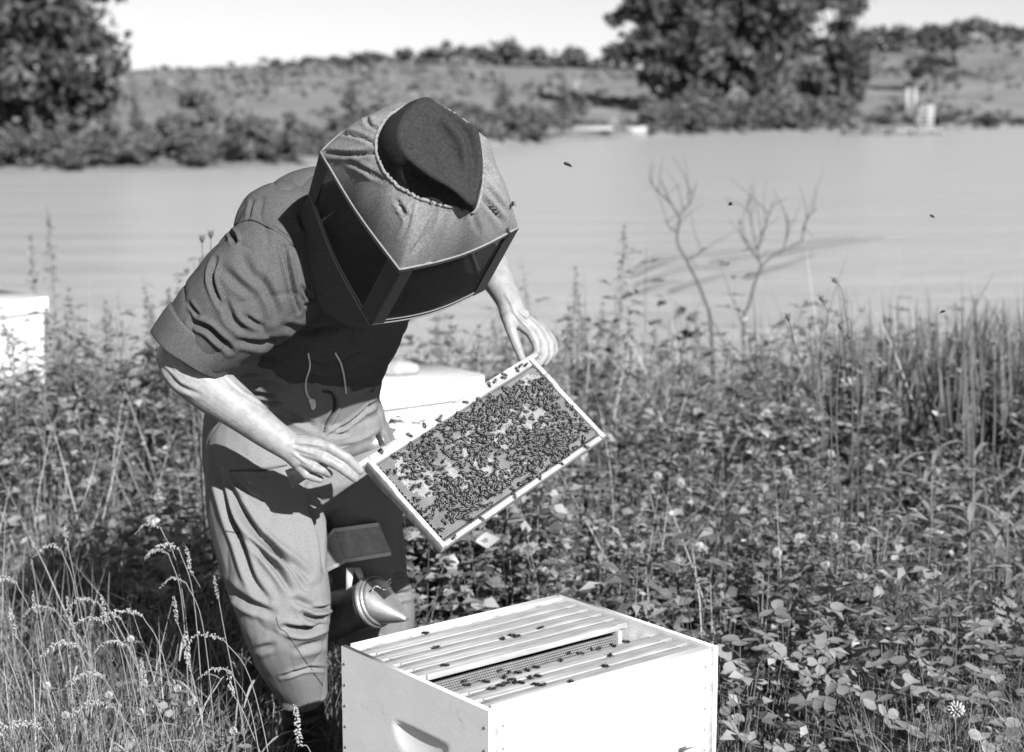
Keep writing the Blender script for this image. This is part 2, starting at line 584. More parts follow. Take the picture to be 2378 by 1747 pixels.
make_tree('elm_tree', gx(1850, 146), 146, 6.0, 7.0, 3000, 0.28, 'low dark tree standing under the airy open crowned tree', None, 25, 0.12, k=14)
make_tree('shore_tree', gx(2040, 175), 175, 5.2, 6.5, 2600, 0.30, 'rounded dark tree in the field behind the diving tower', None, 31, 0.18, k=14)
make_tree('shore_tree', gx(1995, 165), 165, 2.6, 4.6, 1000, 0.26, 'narrow dark tree beside the rounded tree behind the diving tower', None, 32, 0.12, k=9)

# conical and single shrubs on the slope
singles = [
    (310, 235, 76, 1.5, 1.6, True, 'small conical dark shrub alone on the slope by the spreading tree'),
    (440, 235, 74, 2.6, 2.3, False, 'loose tall shrub on the slope left of the beekeeper'),
    (500, 300, 68, 2.4, 2.4, False, 'dark leaning shrub above the left shore'),
    (775, 250, 90, 1.9, 2.3, True, 'pointed fir shaped shrub beside the beekeepers hat'),
    (1235, 240, 125, 2.0, 2.5, True, 'dark upright shrub on the slope above the boat dock'),
    (1280, 248, 128, 1.7, 1.9, True, 'smaller pointed shrub next to the dark upright shrub'),
    (1105, 250, 115, 1.6, 2.6, True, 'slim pointed shrub rising from the bushes right of the hat'),
    (985, 160, 260, 5.0, 3.4, False, 'lone round bush high on the far pasture'),
    (2088, 155, 178, 2.6, 3.0, False, 'bushy shrub leaning on the rounded field tree'),
]
for i, (u, v, Y, W, H, cone, lab) in enumerate(singles):
    make_tree('slope_shrub', gx(u, Y), Y, W, H, 900, 0.03 * W + 0.06, lab, 'single shrubs on the far slope', 40 + i, 0.05, 'shrub', cone, 9, 'shrub')

# shore bushes: one crown mesh per variant, copies scaled
def bush_variants(nv, n, size, m, seed):
    out = []
    for i in range(nv):
        r = np.random.default_rng(seed + i)
        V, F = leafquads(n, crown_lobes(r, 1.0, 0.9, 0.0, 11), size, r)
        c = newmesh('crown', V, [F]); c.materials.append(M[m])
        t = MB()
        for k in range(4):
            a = r.random() * 6.28
            t.tube([(0, 0, -0.1), (.1 * math.cos(a), .1 * math.sin(a), .3), (.25 * math.cos(a), .25 * math.sin(a), .6)], [.02, .015, .006], 5)
        tm = t.mesh('trunk'); tm.materials.append(M['bark'])
        out.append((c, tm))
    return out
BV = bush_variants(5, 850, 0.055, 'shrub', 200)
RV = bush_variants(5, 700, 0.06, 'crown2', 300)

def bush(name, x, y, W, H, var, label, cat, group, rz, zoff=0.0):
    look = ('broad ' if W / H > 1.75 else 'narrow ' if W / H < 1.15 else '') + ('tall ' if H > (1.9 if 'bush' in name else 5) else 'low ' if H < (1.1 if 'bush' in name else 3) else '')
    label = look + label
    o = thing(name, (x, y, float(hill(x, y)) - 0.03 + zoff), label, cat, group, rz)
    o.scale = (W, W, H)
    for nm, me in (('crown', var[0]), ('trunk', var[1])):
        link(nm, me, o)
    return o
r = np.random.default_rng(5)
k = 0
for row, (d0, hs) in enumerate([(0.7, 1.25), (2.2, 1.5), (4.5, 1.6)]):
    for u in np.arange(-900, 780, 62 - row * 4):
        uu = u + r.normal() * 12 + row * 20
        Y0 = float(shore(gx(uu, 64)))
        Y = Y0 + d0 + r.random() * 0.8
        bush('shore_bush', gx(uu, Y), Y, 1.5 + r.random() * 0.9, hs * (0.65 + 0.6 * r.random()), BV[k % 5],
             'leafy bush of the left shore thicket, ' + ('at the waterline', 'just behind the waterline', 'on the upper slope')[row], 'bush', 'bushes along the left lake shore', r.random() * 6)
        k += 1
for row, (d0, hs) in enumerate([(0.8, 1.5), (4.0, 1.9), (8.0, 1.8)]):
    for u in np.arange(800, 1230, 48):
        uu = u + r.normal() * 10 + row * 20
        x = gx(uu, 100)
        Y = float(shore(gx(uu, float(shore(x))))) + d0 + r.random()
        bush('shore_bush', gx(uu, Y), Y, 2.0 + r.random() * 1.0, hs * (0.7 + 0.6 * r.random()), BV[k % 5],
             'leafy bush on the middle shore behind the hat and veil', 'bush', 'bushes along the middle lake shore', r.random() * 6)
        k += 1
for row, (d0, hs) in enumerate([(0.6, 2.2), (3.5, 3.2), (7.0, 3.6)]):
    for u in np.arange(1430, 1860, 55):
        uu = u + r.normal() * 12 + row * 18
        x = gx(uu, 128)
        Y = float(shore(gx(uu, float(shore(x))))) + d0 + r.random()
        bush('shore_bush', gx(uu, Y), Y, 2.6 + r.random() * 1.6, hs * (0.6 + 0.5 * r.random()), BV[k % 5],
             'leafy bush under the far shore elms, ' + ('at the waterline', 'in the middle row', 'against the trunks')[row], 'bush', 'bushes under the far shore elms', r.random() * 6)
        k += 1
for u in np.arange(1870, 2330, 38):
    uu = u + r.normal() * 8
    Y = float(shore(gx(uu, 145))) + 0.8 + r.random() * 1.5
    bush('shore_bush', gx(uu, Y), Y, 2.2 + r.random(), 0.8 + 0.6 * r.random(), BV[k % 5],
         'low bush on the far shore behind the white diving platform', 'bush', 'low bushes behind the diving platform', r.random() * 6)
    k += 1
# trees along the ridge
for u0, u1, st, w0, h0, lab, grp in [
    (-900, 600, 75, 3.0, 1.3, 'tiny scrub bush on the bare left skyline', 'scrub on the left skyline'),
    (610, 800, 26, 5.0, 2.6, 'low tree on the skyline between the left scrub and the taller ridge trees', 'low trees on the skyline'),
    (800, 1380, 30, 6.5, 4.0, 'rounded tree in the skyline row on the middle ridge', 'trees on the middle ridge'),
    (1090, 1260, 36, 8.0, 6.2, 'larger rounded tree of the skyline clump left of the elms', 'larger trees on the middle ridge'),
    (1760, 2340, 32, 7.0, 6.0, 'dark tree in the wood along the right ridge', 'trees along the right ridge')]:
    for u in np.arange(u0, u1, st):
        uu = u + r.normal() * st * 0.2
        Y = 286 + r.random() * 14
        bush('ridge_tree', gx(uu, Y), Y, w0 * (0.8 + 0.5 * r.random()), h0 * (0.75 + 0.5 * r.random()), RV[k % 5], lab, 'tree', grp, r.random() * 6, -.28 * h0)
        k += 1

# rough grass and scrub tufts over the hillside: too many to count
def hill_scrub():
    r = np.random.default_rng(77)
    n = 3400
    u = r.uniform(-1300, 3100, n); t = r.random(n) ** 1.3
    Y0 = shore(gx(u, 110)); Y = Y0 + 1.5 + t * (292 - Y0)
    x = gx(u, Y); z = hill(x, Y)
    f = vnoise(np.stack([x * .06 + 9, Y * .03 + 2, np.zeros_like(x)], 1))
    k_ = f > r.normal(.0, .14, n)
    x, Y, z = x[k_], Y[k_], z[k_]
    n = len(x)
    mb_ = MB()
    for j in range(5):
        sz = (.0016 * Y + .12) * (.5 + 1.1 * r.random(n))
        a = r.normal(size=(n, 3)); a[:, 2] = np.abs(a[:, 2]) * .6; a /= np.linalg.norm(a, axis=1, keepdims=True)
        b_ = np.cross(a, r.normal(size=(n, 3))); b_ /= np.linalg.norm(b_, axis=1, keepdims=True)
        p = np.stack([x, Y, z + sz * .35], 1) + r.normal(size=(n, 3)) * (sz * .7)[:, None] * np.array([1.3, 1.3, .35])
        V = np.stack([p - a * sz[:, None], p - b_ * sz[:, None] * .6, p + a * sz[:, None], p + b_ * sz[:, None] * .6], 1).reshape(-1, 3)
        mb_.add(V, [np.arange(n * 4).reshape(-1, 4)])
    tag(mb_.build('hill_scrub', 'scrub'), 'rough grass and scrub tufts over the far hillside', kind='stuff')
hill_scrub()

# ------------------------------------------------------------------ dock, diving tower, boats
def dockside():
    p = onplane(1955, 296, WATER_Z)
    o = thing('swimming_dock', (p.x, p.y, WATER_Z), 'low dock on the far water, dark deck on one half and white on the other', 'dock')
    w = mpp(p.y)
    d = MB()
    for i in range(8):
        d.box((-102 * w + i * 13 * w, -1.2, 0.28), (-102 * w + i * 13 * w + 12 * w, 1.2, 0.36))
    d.build('dark_deck', 'dock', o)
    d = MB()
    for i in range(7):
        d.box((4 * w + i * 14 * w, -1.2, 0.3), (4 * w + i * 14 * w + 13.3 * w, 1.2, 0.40))
    d.build('white_deck', 'dockwhite', o)
    for x in (-95, -50, 0, 50, 98):
        for y in (-1.0, 1.0):
            d = MB(); d.box((x * w - .09, y - .09, -1.0), (x * w + .09, y + .09, 0.28)); d.build('pile', 'dock', o)
    t = thing('diving_tower', (p.x + 72 * w, p.y, WATER_Z + 0.40), 'white ladder-like diving tower standing on the dock', 'diving tower')
    h = 52 * w
    for x in (-13 * w, 13 * w):
        for y in (-0.5, 0.5):
            d = MB(); d.box((x - 2.6 * w, y - .1, 0), (x + 2.6 * w, y + .1, h)); d.build('post', 'dockwhite', t)
    for i in range(6):
        d = MB(); d.box((-13 * w, -.66, h * (i + .5) / 6), (13 * w, -.62, h * (i + .5) / 6 + .10)); d.build('rung', 'dockwhite', t)
    d = MB(); d.box((-15 * w, -.7, h), (15 * w, .7, h + .08)); d.build('platform', 'dock', t)
    for i, (u, lab) in enumerate([(1991, 'tall white post on the shore, the one farther from the diving tower'), (2007, 'tall white post on the shore, the one nearer the diving tower')]):
        q = onplane(u, 285, WATER_Z); q = P(u, 262, 152)
        b = thing('signal_post', (q.x, 152, float(hill(q.x, 152))), lab, 'post', 'white posts on the far shore')
        top = P(u, 196, 152).z - float(hill(q.x, 152))
        d = MB(); d.box((-.13, -.1, -.3), (.13, .1, top)); d.build('shaft', 'dockwhite', b)
        d = MB(); d.box((-.26, -.15, top), (.26, .15, top + .12)); d.build('post_cap', 'dockwhite', b)
    # boat house and moored boat
    q = onplane(1300, 303, WATER_Z)
    w = mpp(q.y)
    b = thing('boat_shelter', (q.x, q.y, WATER_Z), 'open sided boat shelter with a white roof at the lake edge', 'boat shelter')
    for x in (-38 * w, 38 * w):
        for y in (-1.2, 1.2):
            d = MB(); d.box((x - .08, y - .08, -.6), (x + .08, y + .08, .5)); d.build('post', 'dock', b)
    d = MB()
    d.add([[-44 * w, -1.5, .45], [44 * w, -1.5, .55], [44 * w, 1.5, .75], [-44 * w, 1.5, 1.1], [-44 * w, -1.5, .53], [44 * w, -1.5, .63], [44 * w, 1.5, .83], [-44 * w, 1.5, 1.18]],
          [[[0, 3, 2, 1], [4, 5, 6, 7], [0, 1, 5, 4], [1, 2, 6, 5], [2, 3, 7, 6], [3, 0, 4, 7]]])
    d.build('roof', 'dockwhite', b)
    d = MB(); d.box((-30 * w, .9, -.1), (30 * w, 1.0, .6)); d.build('back_board', 'dock', b)
    q = onplane(1397, 301, WATER_Z)
    b = thing('rowing_boat', (q.x, q.y, WATER_Z), 'small white boat drawn up at the shore beside the boat shelter', 'boat')
    n = 14
    V = []
    for i in range(n):
        t = i / (n - 1); x = (t - .5) * 42 * w
        hw = .5 * math.sin(math.pi * (0.12 + .88 * t)) ** .6 if t < .98 else .06
        V += [[x, -hw, .62 + .1 * t], [x, -hw * .6, .05], [x, hw * .6, .05], [x, hw, .62 + .1 * t]]
    F = []
    for i in range(n - 1):
        for j in range(3):
            F.append([i * 4 + j, i * 4 + 4 + j, i * 4 + 5 + j, i * 4 + 1 + j])
    F += [[0, 1, 2, 3], [(n - 1) * 4 + 3, (n - 1) * 4 + 2, (n - 1) * 4 + 1, (n - 1) * 4]]
    d = MB(); d.add(V, [F]); hb = d.build('hull', 'dockwhite', b)
    hb.modifiers.new('shell', 'SOLIDIFY').thickness = .04
    for x in (-.25, .25):
        d = MB(); d.box((x * 42 * w - .1, -.4, .40), (x * 42 * w + .1, .4, .44)); d.build('thwart', 'dock', b)
dockside()

# ================================================================== HIVES
HX0, HY0, HYAW, HTOP = -0.036, 2.549, 0.68022, CAMZ - 0.9415
HL, HW, BOXH = 0.505, 0.413, 0.244

def wall_grid(L, H, th, scoop=None, nx=60, nz=40):
    """board in the xz plane, outer face at y = 0, inner at y = th, with an optional hand-hold scooped into the outer face"""
    xs = np.linspace(0, L, nx); zs = np.linspace(0, H, nz)
    X, Z = np.meshgrid(xs, zs)
    Yd = np.zeros_like(X)
    if scoop:
        cx, cz, w, h, d = scoop
        a = np.clip(1 - ((X - cx) / w) ** 2, 0, 1)
        top = cz + h * 0.5
        low = cz + h * 0.5 - h * np.sqrt(a) * 1.0
        t = np.clip((Z - low) / np.maximum(top - low, 1e-4), 0, 1)
        ins = (Z > low) & (Z < top) & (a > 0)
        Yd = np.where(ins, d * np.sin(t * math.pi * 0.5) * np.sqrt(a), 0)
    V = np.stack([X, Yd, Z], -1).reshape(-1, 3)
    i = np.arange(nz - 1)[:, None] * nx + np.arange(nx - 1)[None]
    F = np.stack([i, i + 1, i + nx + 1, i + nx], -1).reshape(-1, 4)
    n0 = len(V)
    V = np.vstack([V, [[0, th, 0], [L, th, 0], [L, th, H], [0, th, H]]])
    b = np.arange(nx); 
    poly = [[n0 + 1, n0, n0 + 3, n0 + 2]]
    m = MB(); m.add(V, [F, poly])
    # rim faces as boxes of strips
    e = []
    for a in range(nx - 1):
        pass
    m.add([[0, 0, 0], [L, 0, 0], [L, th, 0], [0, th, 0], [0, 0, H], [L, 0, H], [L, th, H], [0, th, H]],
          [[[0, 3, 2, 1], [4, 5, 6, 7], [0, 4, 7, 3], [1, 2, 6, 5]]])
    return m

NAIL = None
def nail_mesh():
    global NAIL
    m = MB(); m.tube([(0, 0.001, 0), (0, -0.0012, 0)], [0.0028, 0.0024], 8)
    NAIL = m.mesh('nail'); NAIL.materials.append(M['nail'])
nail_mesh()

def hive_box(o, name, z0, h, L, W, m, rabbet=True, nails=True, sub=None):
    """four walls of a hive body as a part with boards as sub-parts; local frame, corner at the origin"""
    p = link(name, None, o); p.location = (0, 0, z0); p.empty_display_size = .05
    th = 0.019
    # long boards (front and back), between the end boards
    for y, flip in ((0, False), (W, True)):
        g = wall_grid(L - 2 * th - 0.0006, h, th)
        b = g.build('long_board', m, p); b.location = (th + .0003, y, 0)
        if flip:
            b.rotation_euler = (0, 0, math.pi); b.location = (L - th - .0003, y, 0)
    for y in (th + .0004, W - th - .0012):
        q = MB(); q.box((th + .001, y, .001), (L - th - .001, y + .0008, h - .004)); q.build('inner_face', 'wood_in', p)
    # end boards with hand-holds; upper inner edge cut down for the frame ears
    for x, rz in ((0, -math.pi / 2), (L, math.pi / 2)):
        g = wall_grid(W, h, 0.0095, (W * .56, h * .50, 0.075, 0.062, 0.0070))
        b = g.build('end_board', m, p, False)
        b.rotation_euler = (0, 0, rz)
        b.location = (0, W, 0) if x == 0 else (L, 0, 0)
        q = MB()
        q.box((th * .5 + .0003 if x == 0 else L - th, 0.001, 0.001), (th if x == 0 else L - th * .5 - .0003, W - .001, h - 0.017))
        q.build('frame_rest', 'wood_in', p)
    if nails:
        for zz in np.linspace(0.025, h - 0.03, 6):
            for xx in (0.006, L - 0.006):
                pass
            for xx in (0.0095,):
                for yy in (0.010, W - 0.010):
                    n = link('nail', NAIL, p); n.location = (0.0, yy, zz); n.rotation_euler = (0, 0, -math.pi / 2)
            for xx in (th + 0.0, L - th - 0.0):
                pass
            for xx in (0.028, L - 0.030):
                n = link('nail', NAIL, p); n.location = (xx, 0.0, zz)
    return p

front_hive = thing('beehive', (HX0, HY0, 0), 'open white beehive full of frames, its lid off, in front of the beekeeper', 'beehive', rz=HYAW)
hive_box(front_hive, 'upper_body', HTOP - BOXH, BOXH, HL, HW, 'white')
hive_box(front_hive, 'lower_body', HTOP - 2 * BOXH - 0.002, BOXH, HL, HW, 'white', nails=False)
d = MB(); d.box((-.02, -.005, HTOP - 2 * BOXH - .03), (HL + .05, HW + .005, HTOP - 2 * BOXH - .003)); d.build('bottom_board', 'white2', front_hive)
for x in (0.03, HL - .03):
    d = MB(); d.box((x - .03, 0, -.05), (x + .03, HW, HTOP - 2 * BOXH - .031)); d.build('stand_beam', 'wood_in', front_hive)

# ------------------------------------------------------------------ combs and frames
def comb_mesh(W, H, seed, capfun):
    """sheet of real hexagonal cells facing -y, centred on the origin"""
    p = 0.0054
    r = np.random.default_rng(seed)
    R = p / math.sqrt(3)
    hexd = np.array([[math.sin(a), math.cos(a)] for a in np.arange(6) * math.pi / 3])
    rows = int(H / (p * math.sqrt(3) / 2)); cols = int(W / p)
    cx, cz = np.meshgrid(np.arange(cols), np.arange(rows))
    X = (cx + 0.5 * (cz % 2)) * p - W / 2 + p / 2
    Z = cz * p * math.sqrt(3) / 2 - H / 2 + p / 2
    X, Z = X.ravel(), Z.ravel()
    N = len(X)
    # rounded lower outline and wavy surface
    yo = 0.0012 * np.sin(X * 31 + 1) * np.sin(Z * 43)
    cap = capfun(X, Z, r)
    m = MB()
    C = np.stack([X, yo, Z], 1)
    out = np.concatenate([hexd * R * 1.0, ], 0)
    V0 = np.zeros((6, 3)); V0[:, 0] = out[:, 0]; V0[:, 2] = out[:, 1]
    # open cell: outer rim, inner rim, floor
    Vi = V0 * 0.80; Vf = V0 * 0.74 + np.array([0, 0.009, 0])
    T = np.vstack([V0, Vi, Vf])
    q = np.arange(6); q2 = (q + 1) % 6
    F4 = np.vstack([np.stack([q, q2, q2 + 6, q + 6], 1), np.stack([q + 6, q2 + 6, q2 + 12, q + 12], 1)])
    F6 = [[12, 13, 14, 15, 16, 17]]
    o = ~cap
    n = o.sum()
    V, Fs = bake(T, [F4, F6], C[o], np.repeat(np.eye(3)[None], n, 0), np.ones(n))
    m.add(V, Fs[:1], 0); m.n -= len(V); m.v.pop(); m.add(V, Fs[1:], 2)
    if cap.any():
        T = np.vstack([V0, V0 * 0.7 + np.array([0, -0.0007, 0])])
        F4 = np.stack([q, q2, q2 + 6, q + 6], 1)
        n = cap.sum()
        V, Fs = bake(T, [F4, [[6, 7, 8, 9, 10, 11]]], C[cap], np.repeat(np.eye(3)[None], n, 0), np.ones(n))
        V = V + np.repeat(r.normal(0, .0003, n), 12)[:, None] * np.array([0, 1, 0])
        m.add(V, Fs, 1)
    m.box((-W / 2 - .002, 0.0105, -H / 2 - .002), (W / 2 + .002, 0.018, H / 2 + .002), 0)
    me = m.mesh('comb')
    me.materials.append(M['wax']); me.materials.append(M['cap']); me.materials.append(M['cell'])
    return me

def caps_held(X, Z, r):
    f = vnoise(np.stack([X * 28 + 3, Z * 28 + 9, np.full_like(X, .5)], 1))
    a = ((X + 0.165) / 0.030) ** 2 + ((Z - 0.035) / 0.05) ** 2 < 1
    b = ((X - 0.175) / 0.035) ** 2 + ((Z - 0.06) / 0.03) ** 2 < 1
    c = ((X - 0.02) / 0.14) ** 2 + ((Z + 0.005) / 0.065) ** 2 < 1
    return (((a | b) & (f > -0.28)) | (c & (f > -0.12))) & (r.random(len(X)) > 0.04)

def frame_parts(o, comb, bar=.021, hw=.0135):
    """Langstroth frame in local axes: x along the bars, z up, origin at the centre of the frame (0.448 x 0.232)"""
    d = MB()
    d.box((-.213, -hw, .116 - bar), (.213, hw, .116))
    d.box((-.241, -.0125, .106), (-.2132, .0125, .116))
    d.box((.2132, -.0125, .106), (.241, .0125, .116))
    bevel(d.build('top_bar', 'wood', o), .0008)
    for s in (-1, 1):
        d = MB()
        x0, x1 = (s * .2238, s * .2140) if s > 0 else (-.2238, -.2140)
        x0, x1 = min(x0, x1), max(x0, x1)
        prof = [(-.0175, .1055), (.0175, .1055), (.0175, .035), (.0135, .022), (.0135, -.116), (-.0135, -.116), (-.0135, .022), (-.0175, .035)]
        V = [[x0, y, z] for y, z in prof] + [[x1, y, z] for y, z in prof]
        n = len(prof)
        F4 = [[i, (i + 1) % n, n + (i + 1) % n, n + i] for i in range(n)]
        d.add(V, [F4, [list(range(n))[::-1]], [list(range(n, 2 * n))]])
        bevel(d.build('end_bar', 'wood', o), .001)
    d = MB(); d.box((-.2138, -.0095, -.1165), (.2138, .0095, -.107)); bevel(d.build('bottom_bar', 'wood', o), .001)
    if comb is not None:
        c = link('comb', comb, o); c.location = (0, -.0125, .1155 - bar - .1)
        c['kind'] = 'stuff'

combA = comb_mesh(0.424, 0.196, 3, caps_held)
combB = comb_mesh(0.424, 0.196, 4, lambda X, Z, r: np.zeros(len(X), bool))
slab = MB()
slab.box((-.2, .002, -.098), (.2, .022, .098)); slab = slab.mesh('comb'); slab.materials.append(M['wax'])

# frames standing in the open hive
rotH = Matrix.Rotation(HYAW, 4, 'Z')
def hive_w(x, y, z):
    return Vector((HX0, HY0, 0)) + rotH @ Vector((x, y, z))
ORD = ['first', 'second', 'third', 'fourth', 'fifth']
slots = [0.040, 0.077, 0.1145] + [0.228 + i * 0.0362 for i in range(5)]
for i, y in enumerate(slots):
    jit = random.uniform(-.002, .002)
    mt = Matrix.Translation(hive_w(HL / 2 + jit, y, HTOP - .0065 - .116)) @ rotH @ Matrix.Rotation(random.uniform(-.006, .006), 4, 'Z')
    if i < 3:
        lab = 'wooden frame in the open hive, %s from its bright blank side' % ORD[i]
    elif i == 3:
        lab = 'wooden frame in the open hive whose comb shows beside the empty slot'
    else:
        lab = 'wooden frame in the open hive, %s behind the empty slot' % ORD[i - 3]
    fo = thing('wooden_frame', (0, 0, 0), lab, 'frame', 'frames standing in the open hive', mtx=mt)
    frame_parts(fo, combB if i in (3, 2) else slab, .0105, .0166)

# ------------------------------------------------------------------ other hives of the apiary
def closed_hive(corner, a, b, L, W, ztop, label, boxes=2):
    a = Vector((a[0], a[1], 0)).normalized(); b = Vector((b[0], b[1], 0)).normalized()
    base = Vector((corner[0], corner[1], 0))
    g0 = float(gz(corner[0], corner[1]))
    mt = Matrix(((a.x, b.x, 0, base.x), (a.y, b.y, 0, base.y), (0, 0, 1, 0), (0, 0, 0, 1)))
    if mt.determinant() < 0:      # keep a right handed frame: swap the two sides
        mt = Matrix(((b.x, a.x, 0, base.x), (b.y, a.y, 0, base.y), (0, 0, 1, 0), (0, 0, 0, 1)))
        L, W = W, L
    o = thing('beehive', (0, 0, 0), label, 'beehive', mtx=mt)
    z = ztop
    d = MB(); d.box((0, 0, z - .075), (L, W, z - .004)); bevel(d.build('cover', 'white2', o), .004)
    d = MB(); d.box((-.002, -.002, z - .0038), (L + .002, W + .002, z)); d.build('cover_sheet', 'bellows_trim', o)
    z -= .076
    i = .02
    for k in range(boxes):
        d = MB(); d.box((i, i, z - BOXH + .003), (L - i, W - i, z)); p = bevel(d.build('hive_body', 'white2', o), .002)
        for (c0, c1) in (((L * .5 - .06, i - .012, z - .10), (L * .5 + .06, i - .0003, z - .082)), ((L * .5 - .06, W - i + .0003, z - .10), (L * .5 + .06, W - i + .012, z - .082))):
            q = MB(); q.box(c0, c1); q.build('cleat', 'white2', p)
        z -= BOXH
    d = MB(); d.box((i - .03, i, z - .05), (L - i, W - i, z)); d.build('bottom_board', 'white2', o)
    d = MB(); d.box((i + .03, i + .03, g0 - .1), (L - i - .03, W - i - .03, z - .051)); d.build('stand', 'wood_in', o)
    return o
closed_hive((-.089, 5.55), (-.797, -.604), (-.635, .772), .54, .44, .66, 'closed white beehive with a flat cover, directly behind the beekeeper')
closed_hive((-2.11, 7.8), (-.6, -.8), (-.8, .6), .54, .44, .66, 'closed white beehive standing alone in weeds by the lake, near the big tree')
# flat stone on the cover behind the man
q = onplane(872, 822, 0.66)
st = MB()
V, F4, F3 = sphere_np(16, 9)
V = V * np.array([.075, .055, .030]) * (1 + .25 * vnoise(V * 2.2 + 5)[:, None])
V[:, 2] = np.maximum(V[:, 2], -.018)
st.add(V, [F4, F3])
so = st.build('flat_stone', 'stone', None, True); so.location = (q.x, q.y, .66 + .0175)
tag(so, 'flat grey stone weighing down the cover of the hive behind the man', 'stone')

# ------------------------------------------------------------------ the frame held up by the beekeeper
TL = Vector((-.285, 3.211, CAMZ - .691)); TR = Vector((.032, 3.486, CAMZ - .533))
BR = Vector((.185, 3.395, CAMZ - .682)); BL = Vector((-.132, 3.12, CAMZ - .839))
fx = ((TR - TL) + (BR - BL)).normalized()
fz = ((TL - BL) + (TR - BR)); fz = (fz - fx * fz.dot(fx)).normalized()
fy = fz.cross(fx)
fc = (TL + TR + BR + BL) / 4
FM = Matrix(((fx.x, fy.x, fz.x, fc.x), (fx.y, fy.y, fz.y, fc.y), (fx.z, fy.z, fz.z, fc.z), (0, 0, 0, 1)))
held = thing('brood_frame', (0, 0, 0), 'wooden brood frame of comb crowded with bees, held up tilted in both hands', 'brood frame', mtx=FM)
frame_parts(held, combA)

# ------------------------------------------------------------------ bees
def bee_mesh(wingspread, seed):
    r = np.random.default_rng(seed)
    m = MB()
    m.ell((-.0042, 0, .0026), (.0044, .0023, .0022), 8, 6, 0)
    m.ell((.0013, 0, .0031), (.0023, .0021, .0021), 8, 5, 0)
    m.ell((.0043, 0, .0026), (.0012, .0017, .0014), 6, 4, 0)
    for s in (-1, 1):
        a = wingspread
        d = np.array([-math.cos(a), s * math.sin(a), 0]); n = np.array([d[1], -d[0], 0]) * s
        b0 = np.array([.001, s * .0012, .0049])
        V = [b0, b0 + d * .004 + n * .0009, b0 + d * .0082 + n * .0005 + [0, 0, .0004], b0 + d * .0078 - n * .0008, b0 + d * .003 - n * .0007]
        m.add(V, [[[0, 1, 2, 3, 4]]], 1)
        for k in (-.0022, .0005, .003):
            m.tube([(k * .5 + .0012, s * .0015, .0022), (k + .0006, s * .0036, .003), (k * 1.5, s * .0048, .0002)], .0003, 3, 0, False)
    for s in (-1, 1):
        m.tube([(.0052, s * .0006, .0032), (.0068, s * .0014, .003)], .0002, 3, 0, False)
    me = m.mesh('honey_bee', True)
    me.materials.append(M['bee']); me.materials.append(M['wing'])
    return me
BEES = [bee_mesh(a, i) for i, a in enumerate((.18, .3, .5))]
def bee_arrays(me):
    V = np.zeros(len(me.vertices) * 3); me.vertices.foreach_get('co', V)
    return V.reshape(-1, 3)

def density(x, z):
    f = float(vnoise(np.array([[x * 16 + 20, z * 16 + 4, .3]]))[0])
    d = 0.75 + 2.0 * f
    d *= 1 / (1 + math.exp(-(x + .165 + .1 * (z < -.03)) / .018))
    d *= 1 / (1 + math.exp((x + .10 - .9 * (0.09 - z) - .19) / .02)) if z > .06 else 1
    if x > .195: d *= .55
    if z > .075: d *= .45
    if z < -.088: d *= .25
    if ((x - .0) / .05) ** 2 + ((z + .035) / .022) ** 2 < 1: d *= .3
    return max(.03, min(1, d))
pts = []
tries = 0
while len(pts) < 780 and tries < 40000:
    tries += 1
    x, z = random.uniform(-.209, .209), random.uniform(-.103, .09)
    if random.random() > density(x, z):
        continue
    if any((x - a) ** 2 * 0.9 + (z - b) ** 2 * 0.9 < .0048 ** 2 for a, b, c in pts):
        continue
    pts.append((x, z, random.uniform(0, 6.28)))
# strays on the top bar face and top
RX90 = Matrix.Rotation(math.pi / 2, 4, 'X')      # bee z axis -> frame -y
def held_bee_mtx(x, y, z, a, s=1.0):
    return FM @ Matrix.Translation((x, y, z)) @ RX90 @ Matrix.Rotation(a, 4, 'Z') @ Matrix.Scale(s, 4)
nbee = 0
random.shuffle(pts)
rest = []
for i, (x, z, a) in enumerate(pts):
    y = -.0128 - random.choice((0, 0, 0, .002))
    mt = held_bee_mtx(x, y, z, a, random.uniform(.95, 1.12))
    if i < 236:
        o = link('honey_bee', BEES[i % 3]); o.matrix_world = mt
        tag(o, 'small dark honey bee among the crowd on the held comb', 'bee', 'bees crowding the held comb')
    else:
        rest.append((mt, i % 3))
vv, ff, mm, n0 = [], {}, {}, 0
mb = MB()
for bi in range(3):
    V0 = bee_arrays(BEES[bi])
    faces = [(list(p.vertices), p.material_index) for p in BEES[bi].polygons]
    ks = {}
    for f, mi in faces:
        ks.setdefault((len(f), mi), []).append(f)
    ms = [np.array(m) for m, b in rest if b == bi]
    if not ms:
        continue
    for A in ms:
        V = V0 @ A[:3, :3].T + A[:3, 3]
        mb.v.append(V)
        for (kk, mi), fl in ks.items():
            fl = np.array(fl)
            mb.f.setdefault(kk, []).append(fl + mb.n)
            mb.mi.setdefault(kk, []).append(np.full(len(fl), mi, np.int32))
        mb.n += len(V)
o = mb.build('honey_bee_swarm', ['bee', 'wing'], None, True)
tag(o, 'dense crowd of honey bees covering the held comb', 'bees', kind='stuff')
